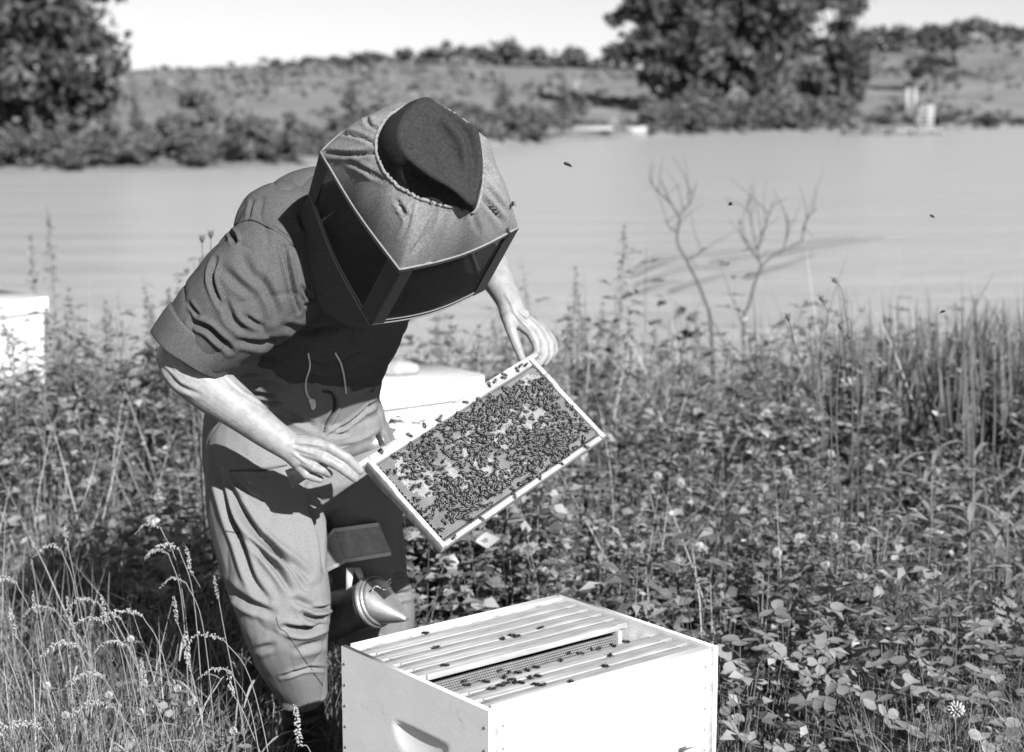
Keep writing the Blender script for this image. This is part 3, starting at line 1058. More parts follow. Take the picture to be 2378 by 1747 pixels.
# bees on the bar of the held frame
for x, z, a in [(-.075, .108, 1.2), (-.035, .104, .4), (-.045, .101, 2.2), (.10, .106, 4.2), (.118, .108, .5), (.137, .104, 2.5), (.145, .107, 5.2), (.176, .104, 1.4), (.19, .106, .2), (.198, .101, 3.3), (-.185, .110, 1.1), (.03, .103, 2.4), (-.115, .105, 5.1)]:
    o = link('honey_bee', BEES[0]); o.matrix_world = held_bee_mtx(x, -.0137, z, a)
    tag(o, 'honey bee straying on the pale top bar of the held frame', 'bee', 'bees on the top bar of the held frame')
for x, a in [(-.19, .3), (-.12, 2), (-.03, 1), (.04, 4), (.10, 5), (.17, 2.2)]:
    o = link('honey_bee', BEES[1]); o.matrix_world = held_bee_mtx(x, -.0097, -.111, a)
    tag(o, 'honey bee straying on the bottom bar of the held frame', 'bee', 'bees on the bottom bar of the held frame')
# bees on the open hive
ZS = 940 / 2249.0
def z6(X, Y):
    return ((760 + X * ZS) / KD, (1360 + Y * ZS) / KD)
hb = [(540, 270), (610, 350), (975, 300), (1035, 283), (1060, 288), (1190, 240), (1160, 110), (650, 450), (1665, 320), (1585, 340),
      (1505, 360), (1465, 360), (1410, 385), (1340, 385), (1295, 420), (1575, 395), (1550, 455), (1775, 445), (960, 480), (1055, 490), (1110, 475), (1155, 460), (985, 515),
      (1020, 530), (1045, 542), (1000, 548), (960, 562), (1075, 545), (920, 580), (1130, 520), (1175, 510), (880, 540), (780, 560), (760, 540), (1155, 555), (1195, 560), (1355, 540)]
for X, Y in hb:
    u, v = z6(X, Y)
    p = onplane(u, v, HTOP - .0062)
    o = link('honey_bee', BEES[random.randrange(3)])
    o.matrix_world = Matrix.Translation(p) @ Matrix.Rotation(random.uniform(0, 6.28), 4, 'Z') @ Matrix.Scale(1.1, 4)
    tag(o, 'honey bee walking on the frame tops of the open hive', 'bee', 'bees on the frame tops of the open hive')
# bees on the comb beside the empty slot
for i in range(9):
    x = random.uniform(-.2, .05); zz = random.uniform(.05, .088)
    base = Matrix.Translation(hive_w(HL / 2, slots[3], HTOP - .0065 - .116)) @ rotH
    o = link('honey_bee', BEES[i % 3]); o.matrix_world = base @ Matrix.Translation((x, -.0129, zz - .006)) @ RX90 @ Matrix.Rotation(random.uniform(0, 6.28), 4, 'Z') @ Matrix.Scale(1.1, 4)
    tag(o, 'honey bee on the comb wall beside the empty slot of the open hive', 'bee', 'bees on the comb beside the empty slot')
# bees on the wing
for u, v, Y, lab in [(1604, 452, 3.3, 'flying bee dark against the lake above the bare saplings'), (1247, 366, 2.8, 'flying bee blurred against the lake just beside the veil'),
                     (2047, 478, 3.9, 'flying bee over open water beyond the bare saplings'), (2070, 688, 3.8, 'flying bee low over the water by the reeds'),
                     (1126, 452, 2.95, 'flying bee close to the corner of the veil')]:
    o = link('honey_bee', BEES[2]); o.matrix_world = Matrix.Translation(P(u, v, Y)) @ Matrix.Rotation(random.uniform(0, 6.28), 4, 'Z') @ Matrix.Rotation(.4, 4, 'Y') @ Matrix.Scale(1.1, 4)
    tag(o, lab, 'bee', 'bees on the wing')

# ================================================================== THE BEEKEEPER
def z2(X, Y): return ((320 + X * .37523) / KD, (380 + Y * .37530) / KD)
def z3(X, Y): return ((440 + X * .36316) / KD, (800 + Y * .36320) / KD)
def z4(X, Y): return ((440 + X * .34314) / KD, (1180 + Y * .34322) / KD)
def z8(X, Y): return ((1100 + X * .20580) / KD, (560 + Y * .20581) / KD)

def loft(mb, rings, n=28, k=4, end=.8):
    """closed tube through rings (u, v, half width px, Y, depth radius m), rounded at both ends"""
    R = np.array([(u, v, hw, Y, dr) for u, v, hw, Y, dr in rings], float)
    Q = catmull(R, k)
    C = np.array([tuple(P(q[0], q[1], q[3])) for q in Q])
    hw = np.array([q[2] * mpp(q[3]) for q in Q]); dr = Q[:, 4]
    t = np.gradient(C, axis=0); t /= np.linalg.norm(t, axis=1, keepdims=True)
    # rounded ends
    e0 = [(C[0] - t[0] * dr[0] * .8 * math.sin(a), math.cos(a)) for a in (1.35, .9, .45)]
    e1 = [(C[-1] + t[-1] * dr[-1] * end * math.sin(a), math.cos(a)) for a in (.45, .9, 1.35)]
    C2 = np.vstack([[e[0] for e in e0], C, [e[0] for e in e1]])
    h2 = np.concatenate([[hw[0] * e[1] for e in e0], hw, [hw[-1] * e[1] for e in e1]])
    d2 = np.concatenate([[dr[0] * e[1] for e in e0], dr, [dr[-1] * e[1] for e in e1]])
    t2 = np.vstack([t[:1]] * 3 + [t] + [t[-1:]] * 3)
    view = C2 - np.array(CAMP); view /= np.linalg.norm(view, axis=1, keepdims=True)
    s = np.cross(t2, view); s /= np.linalg.norm(s, axis=1, keepdims=True)
    b = np.cross(t2, s)
    th = np.arange(n) * 2 * np.pi / n
    V = C2[:, None] + s[:, None] * (h2[:, None] * np.cos(th))[..., None] + b[:, None] * (d2[:, None] * np.sin(th))[..., None]
    m = len(C2)
    i = np.arange(m - 1)[:, None] * n; j = np.arange(n)[None]; j2 = (j + 1) % n
    F4 = np.stack([i + j, i + j2, i + n + j2, i + n + j], -1).reshape(-1, 4)
    VV = np.vstack([V.reshape(-1, 3), C2[0], C2[-1]])
    q = np.arange(n); q2 = (q + 1) % n
    F3 = np.vstack([np.stack([q2, q, np.full(n, m * n)], 1), np.stack([(m - 1) * n + q, (m - 1) * n + q2, np.full(n, m * n + 1)], 1)])
    mb.add(VV, [F4, F3])

def chain(mb, pts, rad, n=12):
    """capsule chain through world points"""
    for i in range(len(pts) - 1):
        a, b = np.array(pts[i]), np.array(pts[i + 1])
        mb.tube([a, a * .5 + b * .5, b], [rad[i], (rad[i] + rad[i + 1]) / 2, rad[i + 1]], n)
    for p, r_ in zip(pts, rad):
        mb.ell(tuple(p), (r_, r_, r_), n, 8)

def union(mb, voxel, smooth=6, fac=.5):
    o = link('temporary_union', mb.mesh('u'))
    rm = o.modifiers.new('r', 'REMESH'); rm.mode = 'VOXEL'; rm.voxel_size = voxel; rm.use_smooth_shade = True
    if smooth:
        sm = o.modifiers.new('s', 'SMOOTH'); sm.iterations = smooth; sm.factor = fac
    dg = bpy.context.evaluated_depsgraph_get()
    me = bpy.data.meshes.new_from_object(o.evaluated_get(dg))
    old = o.data
    bpy.data.objects.remove(o); bpy.data.meshes.remove(old)
    me.polygons.foreach_set('use_smooth', np.ones(len(me.polygons), bool))
    return me

def getco(me):
    a = np.zeros(len(me.vertices) * 3); me.vertices.foreach_get('co', a)
    return a.reshape(-1, 3)
def getno(me):
    a = np.zeros(len(me.vertices) * 3); me.vertices.foreach_get('normal', a)
    return a.reshape(-1, 3)

def folds(me, lines, soft=0.0, sscale=(9, 9, 9), seed=0, ridge=0.0):
    """press creases into a cloth mesh along pixel polylines: (points, width px, depth m)"""
    V = getco(me); Nn = getno(me)
    px = project(V)
    view = np.array(CAMP) - V; view /= np.linalg.norm(view, axis=1, keepdims=True)
    face = np.clip(((Nn * view).sum(1) - .02) / .25, 0, 1)
    D = np.zeros(len(V))
    for pts, w, amp in lines:
        pl = catmull([(a, b, 0) for a, b in pts], 6)[:, :2]
        lo, hi = pl.min(0) - 4 * w, pl.max(0) + 4 * w
        sel = np.where((px[:, 0] > lo[0]) & (px[:, 0] < hi[0]) & (px[:, 1] > lo[1]) & (px[:, 1] < hi[1]) & (face > 0))[0]
        if not len(sel):
            continue
        q = px[sel]
        best = np.full(len(sel), 1e9); sgn = np.zeros(len(sel)); tt = np.zeros(len(sel))
        seg = np.linalg.norm(np.diff(pl, axis=0), axis=1); cum = np.concatenate([[0], np.cumsum(seg)]); tot = cum[-1]
        for i in range(len(pl) - 1):
            a, b = pl[i], pl[i + 1]; ab = b - a
            t = np.clip(((q - a) @ ab) / (ab @ ab + 1e-9), 0, 1)
            dd = q - (a + t[:, None] * ab)
            dist = np.linalg.norm(dd, axis=1)
            up = dist < best
            best = np.where(up, dist, best)
            sgn = np.where(up, np.sign(ab[0] * dd[:, 1] - ab[1] * dd[:, 0]), sgn)
            tt = np.where(up, (cum[i] + t * seg[i]) / tot, tt)
        sd = best * sgn
        env = np.sin(np.clip(tt, .02, .98) * math.pi) ** .5
        prof = -np.exp(-(sd / w) ** 2) + .55 * np.exp(-((sd - 1.9 * w) / (1.1 * w)) ** 2) + .45 * np.exp(-((sd + 1.9 * w) / (1.1 * w)) ** 2)
        D[sel] += 1.2 * amp * prof * env * face[sel]
    if soft:
        n = vnoise(V * np.array(sscale) + 7 + seed) + .5 * vnoise(V * np.array(sscale) * 2.1 + 3 + seed)
        D += soft * n
    if ridge:
        q = V * np.array(sscale) * 1.3 + 31 + seed
        rn = 1 - 2.6 * np.abs(vnoise(q + .8 * vnoise(q * .7)[:, None]))
        D -= ridge * np.clip(rn, 0, 1) ** 5
    V = V + Nn * D[:, None]
    me.vertices.foreach_set('co', V.ravel().astype(np.float32))
    me.update()
    return me

pbase = P(690, 960, 3.52)
person = thing('person', (pbase.x, pbase.y, 0), 'person in hat, bee veil and work clothes bending over the open hive', 'person')
def pchild(name, me, m, parent=None):
    me.materials.clear()
    me.materials.append(M[m])
    o = link(name, me, parent or person)
    if parent is None:
        o.location = (-pbase.x, -pbase.y, 0)
    return o

# --- head frame from the veil's edges in the photograph
def camv(x, y, t):
    return (RIGHT * x + UPC * y - FWD * t)
HA = camv(.265, .48, .835).normalized()
HF = camv(.53, -.795, .29); HF = (HF - HA * HF.dot(HA)).normalized()
HS = HF.cross(HA); HS = HS if HS.x > 0 else -HS
HC = P(921, 417, 2.99)
def hp(f, s, a):
    return HC + HF * f + HS * s + HA * a

# --- body: head, neck, both arms and hands as one surface
b = MB()
Rh = np.array([tuple(HF), tuple(HS), tuple(HA)]).T
b.ell(hp(-.01, 0, .035), (.098, .076, .088), 20, 14, R=Rh)          # skull
b.ell(hp(.025, 0, -.035), (.068, .058, .085), 18, 12, R=Rh)         # face and jaw
b.ell(hp(.078, 0, -.095), (.022, .024, .02), 12, 8, R=Rh)           # chin
b.ell(hp(.100, 0, -.022), (.022, .014, .024), 10, 8, R=Rh)          # nose
b.ell(hp(.090, 0, -.004), (.012, .012, .02), 10, 8, R=Rh)           # nose bridge
b.ell(hp(.083, 0, .012), (.015, .048, .010), 12, 8, R=Rh)           # brow
b.ell(hp(.088, 0, -.062), (.013, .024, .006), 10, 8, R=Rh)          # lips
for s in (-1, 1):
    b.ell(hp(-.005, s * .077, -.015), (.018, .008, .03), 10, 8, R=Rh)   # ears
    b.ell(hp(.066, s * .040, -.03), (.02, .018, .018), 10, 8, R=Rh)     # cheekbones
chain(b, [hp(-.03, 0, -.03), P(855, 455, 3.14), P(800, 505, 3.27)], [.06, .062, .07])
chain(b, [P(800, 500, 3.27), P(740, 620, 3.38), P(690, 780, 3.48)], [.07, .09, .09])
chain(b, [P(800, 500, 3.29), P(640, 540, 3.27), P(560, 610, 3.22), P(430, 745, 3.2)], [.06, .055, .05, .045])
loft(b, [(450, 735, 52, 3.2, .045), (402, 785, 60, 3.2, .050), (455, 845, 56, 3.2, .047), (525, 899, 46, 3.2, .041), (590, 950, 37, 3.2, .033), (640, 983, 33, 3.2, .025), (662, 998, 36, 3.2, .022)], 26)
# right hand: metacarpals and fingers (u,v in the z3 crop)
def finger(zf, pts, rad):
    chain(b, [P(*zf(X, Y), d) for X, Y, d in pts], rad, 12)
finger(z3, [(660, 640, 3.2), (790, 632, 3.19), (900, 662, 3.183), (1005, 722, 3.182), (1088, 806, 3.194)], [.022, .0145, .0108, .0098, .0085])
finger(z3, [(660, 660, 3.2), (765, 690, 3.188), (856, 724, 3.178), (958, 782, 3.177), (1058, 856, 3.191)], [.022, .0145, .0108, .0098, .0085])
finger(z3, [(650, 670, 3.2), (725, 735, 3.192), (795, 785, 3.18), (850, 805, 3.186), (892, 828, 3.20)], [.021, .014, .0105, .0092, .008])
finger(z3, [(640, 680, 3.2), (690, 760, 3.20), (745, 830, 3.188), (790, 848, 3.195), (835, 862, 3.205)], [.02, .013, .0095, .0088, .0075])
finger(z3, [(660, 620, 3.21), (790, 660, 3.225), (930, 720, 3.232), (1060, 770, 3.232)], [.02, .016, .0115, .0095])
# left arm and hand (z8 crop)
chain(b, [P(800, 500, 3.29), P(930, 560, 3.42), P(1060, 560, 3.62)], [.06, .052, .046])
loft(b, [(1058, 555, 44, 3.62, .042), (1078, 590, 42, 3.60, .04)] + [z8(X, Y) + (h, d, rr) for X, Y, h, d, rr in [(290, 470, 34, 3.57, .034), (400, 680, 28.5, 3.54, .027), (450, 830, 30, 3.52, .021), (500, 900, 32, 3.515, .019)]], 24)
finger(z8, [(400, 880, 3.51), (425, 1010, 3.492), (480, 1160, 3.482), (545, 1325, 3.478)], [.016, .0118, .0100, .0085])
finger(z8, [(500, 880, 3.515), (640, 1020, 3.508), (705, 1150, 3.50), (722, 1245, 3.495), (675, 1325, 3.492)], [.018, .0130, .0100, .0090, .0078])
finger(z8, [(520, 880, 3.52), (710, 1030, 3.518), (795, 1170, 3.512), (805, 1290, 3.506), (738, 1385, 3.50)], [.018, .0135, .0103, .0092, .0080])
finger(z8, [(520, 870, 3.525), (760, 1010, 3.53), (865, 1160, 3.526), (872, 1275, 3.52), (800, 1375, 3.512)], [.018, .0135, .0100, .0088, .0078])
finger(z8, [(500, 860, 3.53), (770, 985, 3.545), (895, 1135, 3.541), (918, 1235, 3.535), (865, 1330, 3.527)], [.017, .0125, .0090, .0082, .0072])
body_me = union(b, .0021, 3)
body = pchild('body', body_me, 'skin')
folds(body_me, [([z2(160, 1260), z2(250, 1370), z2(380, 1430)], 5, .003), ([z2(150, 1200), z2(230, 1300)], 4, .002), ([z3(890, 690), z3(850, 740)], 3, .001)] + [(p_, 3.0, -.0016) for p_ in ([z3(680, 625), z3(790, 640), z3(850, 650)], [z3(670, 660), z3(760, 690), z3(820, 705)], [z3(655, 690), z3(720, 740), z3(760, 765)], [z2(520, 1290), z2(640, 1400), z2(800, 1500)], [z8(420, 760), z8(520, 880), z8(640, 1010)], [z8(480, 760), z8(640, 900), z8(780, 1040)], [z8(360, 600), z8(430, 720), z8(470, 820)])])
for s in (-1, 1):
    e = MB(); e.ell(hp(.083, s * .031, -.008), (.012, .013, .011), 12, 8)
    pchild('eye', e.mesh('eye', True), 'eye')

# --- shirt
b = MB()
loft(b, [(660, 905, 150, 3.55, .100), (667, 850, 160, 3.54, .108), (690, 775, 160, 3.49, .112), (702, 720, 180, 3.455, .126), (715, 670, 188, 3.43, .13), (745, 580, 188, 3.38, .13), (775, 505, 160, 3.32, .115), (805, 462, 85, 3.27, .08)])
b.ell(P(618, 505, 3.26), (.092, .09, .092), 20, 14)
b.ell(P(700, 480, 3.33), (.12, .10, .098), 20, 14)
loft(b, [(640, 560, 125, 3.25, .105), (600, 600, 134, 3.22, .108), (540, 655, 127, 3.2, .104), (480, 708, 110, 3.2, .095), (430, 752, 93, 3.2, .084)], end=.3)
b.ell(P(920, 570, 3.42), (.09, .09, .085), 18, 12)
loft(b, [(900, 580, 80, 3.40, .08), (980, 580, 70, 3.5, .075), (1040, 572, 58, 3.59, .062)])
sm_ = union(b, .0033, 10)
SH = [([z2(485, 590), z2(460, 720), z2(510, 880)], 6, .010), ([z2(905, 520), z2(940, 680), z2(980, 850), z2(1000, 920)], 6, .012),
      ([z2(1020, 760), z2(1085, 860)], 5, .007), ([z2(1115, 730), z2(1110, 830), z2(1050, 890)], 5, .008), ([z2(310, 860), z2(375, 940)], 5, .007),
      ([z2(330, 985), z2(430, 1020), z2(500, 1080), z2(570, 1150)], 8, .014), ([z2(520, 650), z2(600, 720), z2(720, 820)], 12, .006),
      ([z2(650, 940), z2(770, 1020)], 7, .006), ([z2(530, 830), z2(580, 960), z2(670, 1050)], 10, .007), ([z2(700, 215), z2(690, 270), z2(680, 345)], 5, .004),
      ([z2(760, 700), z2(840, 860), z2(860, 960)], 11, .006), ([z2(560, 420), z2(590, 450), z2(600, 490)], 6, .012), ([z2(640, 560), z2(700, 680), z2(790, 760)], 14, .005),
      ([z2(1000, 300), z2(1040, 430)], 8, .004), ([z2(610, 1330), z2(760, 1310)], 5, .006), ([z2(640, 1250), z2(760, 1210), z2(860, 1230)], 9, .006),
      ([z2(570, 390), z2(690, 350), z2(800, 390), z2(900, 450), z2(960, 512)], 2.6, .003), ([z2(620, 1100), z2(760, 1120), z2(900, 1100)], 9, .008),
      ([z2(900, 1010), z2(1080, 1040), z2(1300, 1000)], 10, .008), ([z2(1000, 1190), z2(1120, 1260), z2(1240, 1250), z2(1400, 1180)], 9, .008)]
folds(sm_, [(p_, w_ * .78, a_) for p_, w_, a_ in SH], .008, (13, 13, 10), ridge=.0045)
shirt = pchild('shirt', sm_, 'shirt')
# rolled cuff of the near sleeve
def ringband(rings, th, name, m, n=40):
    R = catmull(np.array(rings, float), 3)
    C = np.array([tuple(P(q[0], q[1], q[3])) for q in R]); hw = np.array([q[2] * mpp(q[3]) for q in R]); dr = R[:, 4]
    t = np.gradient(C, axis=0); t /= np.linalg.norm(t, axis=1, keepdims=True)
    view = C - np.array(CAMP); s = np.cross(t, view); s /= np.linalg.norm(s, axis=1, keepdims=True); bb = np.cross(t, s)
    a = np.arange(n) * 2 * np.pi / n
    wob = 1 + .035 * np.sin(a * 3 + 1) + .025 * np.sin(a * 7) + .012 * np.sin(a * 13 + 2)
    out = C[:, None] + s[:, None] * (hw[:, None] * np.cos(a) * wob)[..., None] + bb[:, None] * (dr[:, None] * np.sin(a) * wob)[..., None]
    inn = C[:, None] + s[:, None] * ((hw - th)[:, None] * np.cos(a) * wob)[..., None] + bb[:, None] * ((dr - th)[:, None] * np.sin(a) * wob)[..., None]
    G = np.concatenate([out, inn[::-1]], 0); m_ = len(G)
    i = np.arange(m_)[:, None]; j = np.arange(n)[None]; i2 = (i + 1) % m_; j2 = (j + 1) % n
    F = np.stack([i * n + j, i * n + j2, i2 * n + j2, i2 * n + j], -1).reshape(-1, 4)
    me = newmesh(name, G.reshape(-1, 3), [F], True)
    return pchild(name, me, m)
ringband([(452, 726, 98, 3.2, .088), (436, 744, 97, 3.2, .088), (420, 762, 94, 3.2, .086), (412, 771, 92, 3.2, .085), (409, 775, 90, 3.2, .083)], .007, 'sleeve_cuff', 'shirt')

# --- trousers
b = MB()
loft(b, [(684, 792, 168, 3.50, .122), (672, 825, 172, 3.52, .124), (662, 856, 180, 3.54, .128), (656, 890, 192, 3.548, .136), (650, 940, 204, 3.555, .145), (654, 1000, 210, 3.56, .145), (664, 1045, 205, 3.55, .14)])
loft(b, [(578, 985, 132, 3.51, .125), (574, 1050, 129, 3.48, .122), (577, 1100, 128, 3.455, .118), (590, 1170, 126, 3.42, .112), (606, 1260, 117, 3.385, .108), (624, 1335, 109, 3.365, .102), (633, 1400, 96, 3.385, .094), (648, 1462, 76, 3.42, .08), (657, 1500, 63, 3.44, .073), (662, 1528, 58, 3.45, .068)], end=.12)
loft(b, [(770, 985, 98, 3.58, .12), (782, 1050, 95, 3.575, .115), (788, 1100, 96, 3.57, .11), (797, 1180, 93, 3.56, .105), (806, 1270, 92, 3.56, .1), (818, 1340, 93, 3.58, .096), (825, 1420, 82, 3.6, .086), (828, 1490, 62, 3.61, .07)])
tm_ = union(b, .0034, 7)
TR_F = [([z3(290, 215), z3(380, 200), z3(460, 195)], 4, .006), ([z3(380, 315), z3(540, 330)], 5, .009), ([z3(470, 372), z3(590, 382)], 5, .007),
        ([z3(850, 300), z3(910, 320), z3(930, 400), z3(880, 500), z3(860, 570)], 4.5, .011), ([z3(880, 590), z3(1050, 480), z3(1210, 370)], 4, .008), ([z3(900, 585), z3(1010, 568)], 5, .007),
        ([z3(1050, 290), z3(1210, 215)], 8, .009), ([z3(600, 430), z3(740, 500), z3(820, 540)], 8, .006), ([z3(340, 260), z3(480, 250), z3(620, 280)], 8, .006), ([z3(930, 660), z3(1100, 640), z3(1230, 560)], 6, .006),
        ([z3(215, 820), z3(330, 1060), z3(480, 1260), z3(760, 1480)], 9, .018), ([z3(130, 720), z3(230, 1000), z3(330, 1300), z3(400, 1500), z3(500, 1640)], 9, .014),
        ([z3(400, 1260), z3(540, 1420), z3(650, 1580)], 7, .013), ([z3(480, 1230), z3(620, 1400), z3(740, 1560)], 6, .011), ([z3(250, 815), z3(350, 930), z3(460, 990)], 5, .008), ([z3(300, 780), z3(450, 800), z3(620, 775)], 4, .005),
        ([z3(760, 900), z3(780, 1040), z3(840, 1250), z3(870, 1450)], 8, .012),
        ([z4(840, 688), z4(930, 678), z4(975, 660)], 5, .012), ([z4(770, 712), z4(840, 752), z4(950, 740)], 7, .018), ([z4(640, 812), z4(780, 824), z4(940, 780)], 8, .020),
        ([z4(230, 530), z4(400, 640), z4(560, 712)], 10, .012), ([z4(700, 610), z4(850, 680)], 9, .008), ([z4(450, 960), z4(560, 935)], 8, .005), ([z4(720, 960), z4(860, 930), z4(930, 900)], 9, .007),
        ([z4(1380, 480), z4(1480, 440)], 6, .008), ([z4(1400, 600), z4(1500, 570)], 7, .009), ([z4(1420, 150), z4(1440, 300), z4(1460, 440)], 8, .01), ([z4(620, 1150), z4(780, 1100), z4(930, 1090)], 4, .006)]
folds(tm_, [(p_, w_ * .85, a_) for p_, w_, a_ in TR_F], .009, (11, 11, 6), 5, ridge=.003)
trousers = pchild('trousers', tm_, 'trouser')

# --- seams, strings: laid on the cloth where the camera rays meet it
def bvh(me):
    V = getco(me)
    return BVHTree.FromPolygons([Vector(v) for v in V], [tuple(p.vertices) for p in me.polygons])
bT, bS = bvh(tm_), bvh(sm_)
def hit(trees, u, v):
    best = None
    d = ray(u, v).normalized()
    for t in trees:
        h = t.ray_cast(CAMP, d)
        if h[0] is not None and (best is None or h[3] < best[1]):
            best = (h[0], h[3], h[1])
    return best
def laid(pts, trees, lift, k=10, jump=.05):
    out = []
    for q in catmull([(a, b_, 0) for a, b_ in pts], k):
        h = hit(trees, q[0], q[1])
        if h is None:
            continue
        p = h[0] - ray(q[0], q[1]).normalized() * lift
        if out and (p - out[-1]).length > jump:
            continue
        out.append(p)
    return out
def strip(name, pts, trees, lift, rad, m, n=6, parent=None):
    w = laid(pts, trees, lift)
    if len(w) < 3:
        return
    t = MB(); t.tube(w, rad, n)
    return pchild(name, t.mesh(name, True), m, parent)
strip('side_seam', [z4(585, 740), z4(612, 815), z4(660, 850), z4(760, 1000), z4(900, 1200)], [bT], -.0006, .0014, 'thread')
strip('fly_seam', [z3(850, 300), z3(915, 320), z3(932, 400), z3(880, 500), z3(860, 560)], [bT], .0005, .0028, 'thread')
strip('shoulder_seam', [z2(565, 392), z2(690, 348), z2(800, 388), z2(900, 448), z2(965, 512)], [bS], .0002, .0016, 'thread')
strip('shoulder_seam', [z2(840, 385), z2(900, 425), z2(985, 490)], [bS], .0002, .0012, 'thread')
strip('pocket_seam', [z3(255, 808), z3(440, 806), z3(625, 772)], [bT], .0002, .0016, 'thread')
strip('knee_patch_seam', [z4(245, 155), z4(300, 165), z4(360, 170)], [bT], .0002, .0014, 'thread')
h = hit([bT], *z3(385, 885))
if h:
    e = MB(); e.ell(h[0], (.005, .003, .005), 10, 6); pchild('button', e.mesh('button', True), 'nail')

# --- boots
b = MB()
loft(b, [(661, 1490, 50, 3.445, .060), (665, 1560, 49, 3.46, .058), (667, 1650, 47, 3.47, .056)])
x0 = P(667, 1650, 3.47)
ff = Vector((.45, -.89, 0))
chain(b, [x0, (x0.x, x0.y, .14), (x0.x, x0.y, .06)], [.052, .047, .045])
chain(b, [(x0.x - ff.x * .05, x0.y - ff.y * .05, .05), (x0.x + ff.x * .08, x0.y + ff.y * .08, .05), (x0.x + ff.x * .16, x0.y + ff.y * .16, .042)], [.045, .048, .040])
x1 = P(828, 1490, 3.61)
chain(b, [x1, (x1.x, x1.y, .14), (x1.x, x1.y, .06)], [.058, .049, .045])
chain(b, [(x1.x - ff.x * .05, x1.y - ff.y * .05, .05), (x1.x + ff.x * .08, x1.y + ff.y * .08, .05), (x1.x + ff.x * .16, x1.y + ff.y * .16, .042)], [.045, .048, .040])
V = np.concatenate(b.v)
bm_ = union(b, .005, 4)
Vb = getco(bm_); Vb[:, 2] = np.maximum(Vb[:, 2], .004); bm_.vertices.foreach_set('co', Vb.ravel().astype(np.float32)); bm_.update()
folds(bm_, [([(620, 1570), (665, 1580), (710, 1568)], 5, .004), ([(622, 1610), (665, 1600), (708, 1612)], 5, .004)], .004, (14, 14, 14))
pchild('boots', bm_, 'boot')

# --- felt hat: creased and pinched crown, brim under the veil cloth
def onhead(u, v, a):
    """pixel ray met with the plane at height a of the head frame"""
    r_ = ray(u, v)
    o_ = HC + HA * a
    return CAMP + r_ * ((o_ - CAMP).dot(HA) / r_.dot(HA))
HBASE = .105
def loop(pts, n, k=12):
    """closed smooth contour, n samples"""
    p = np.array(pts + pts[:1], float)
    e = np.vstack([p[-2], p, p[1]])
    out = []
    for i in range(1, len(e) - 2):
        p0, p1, p2, p3 = e[i - 1], e[i], e[i + 1], e[i + 2]
        for t in np.arange(k) / k:
            out.append(.5 * (2 * p1 + (p2 - p0) * t + (2 * p0 - 5 * p1 + 4 * p2 - p3) * t * t + (3 * p1 - p0 - 3 * p2 + p3) * t ** 3))
    return np.array(out)
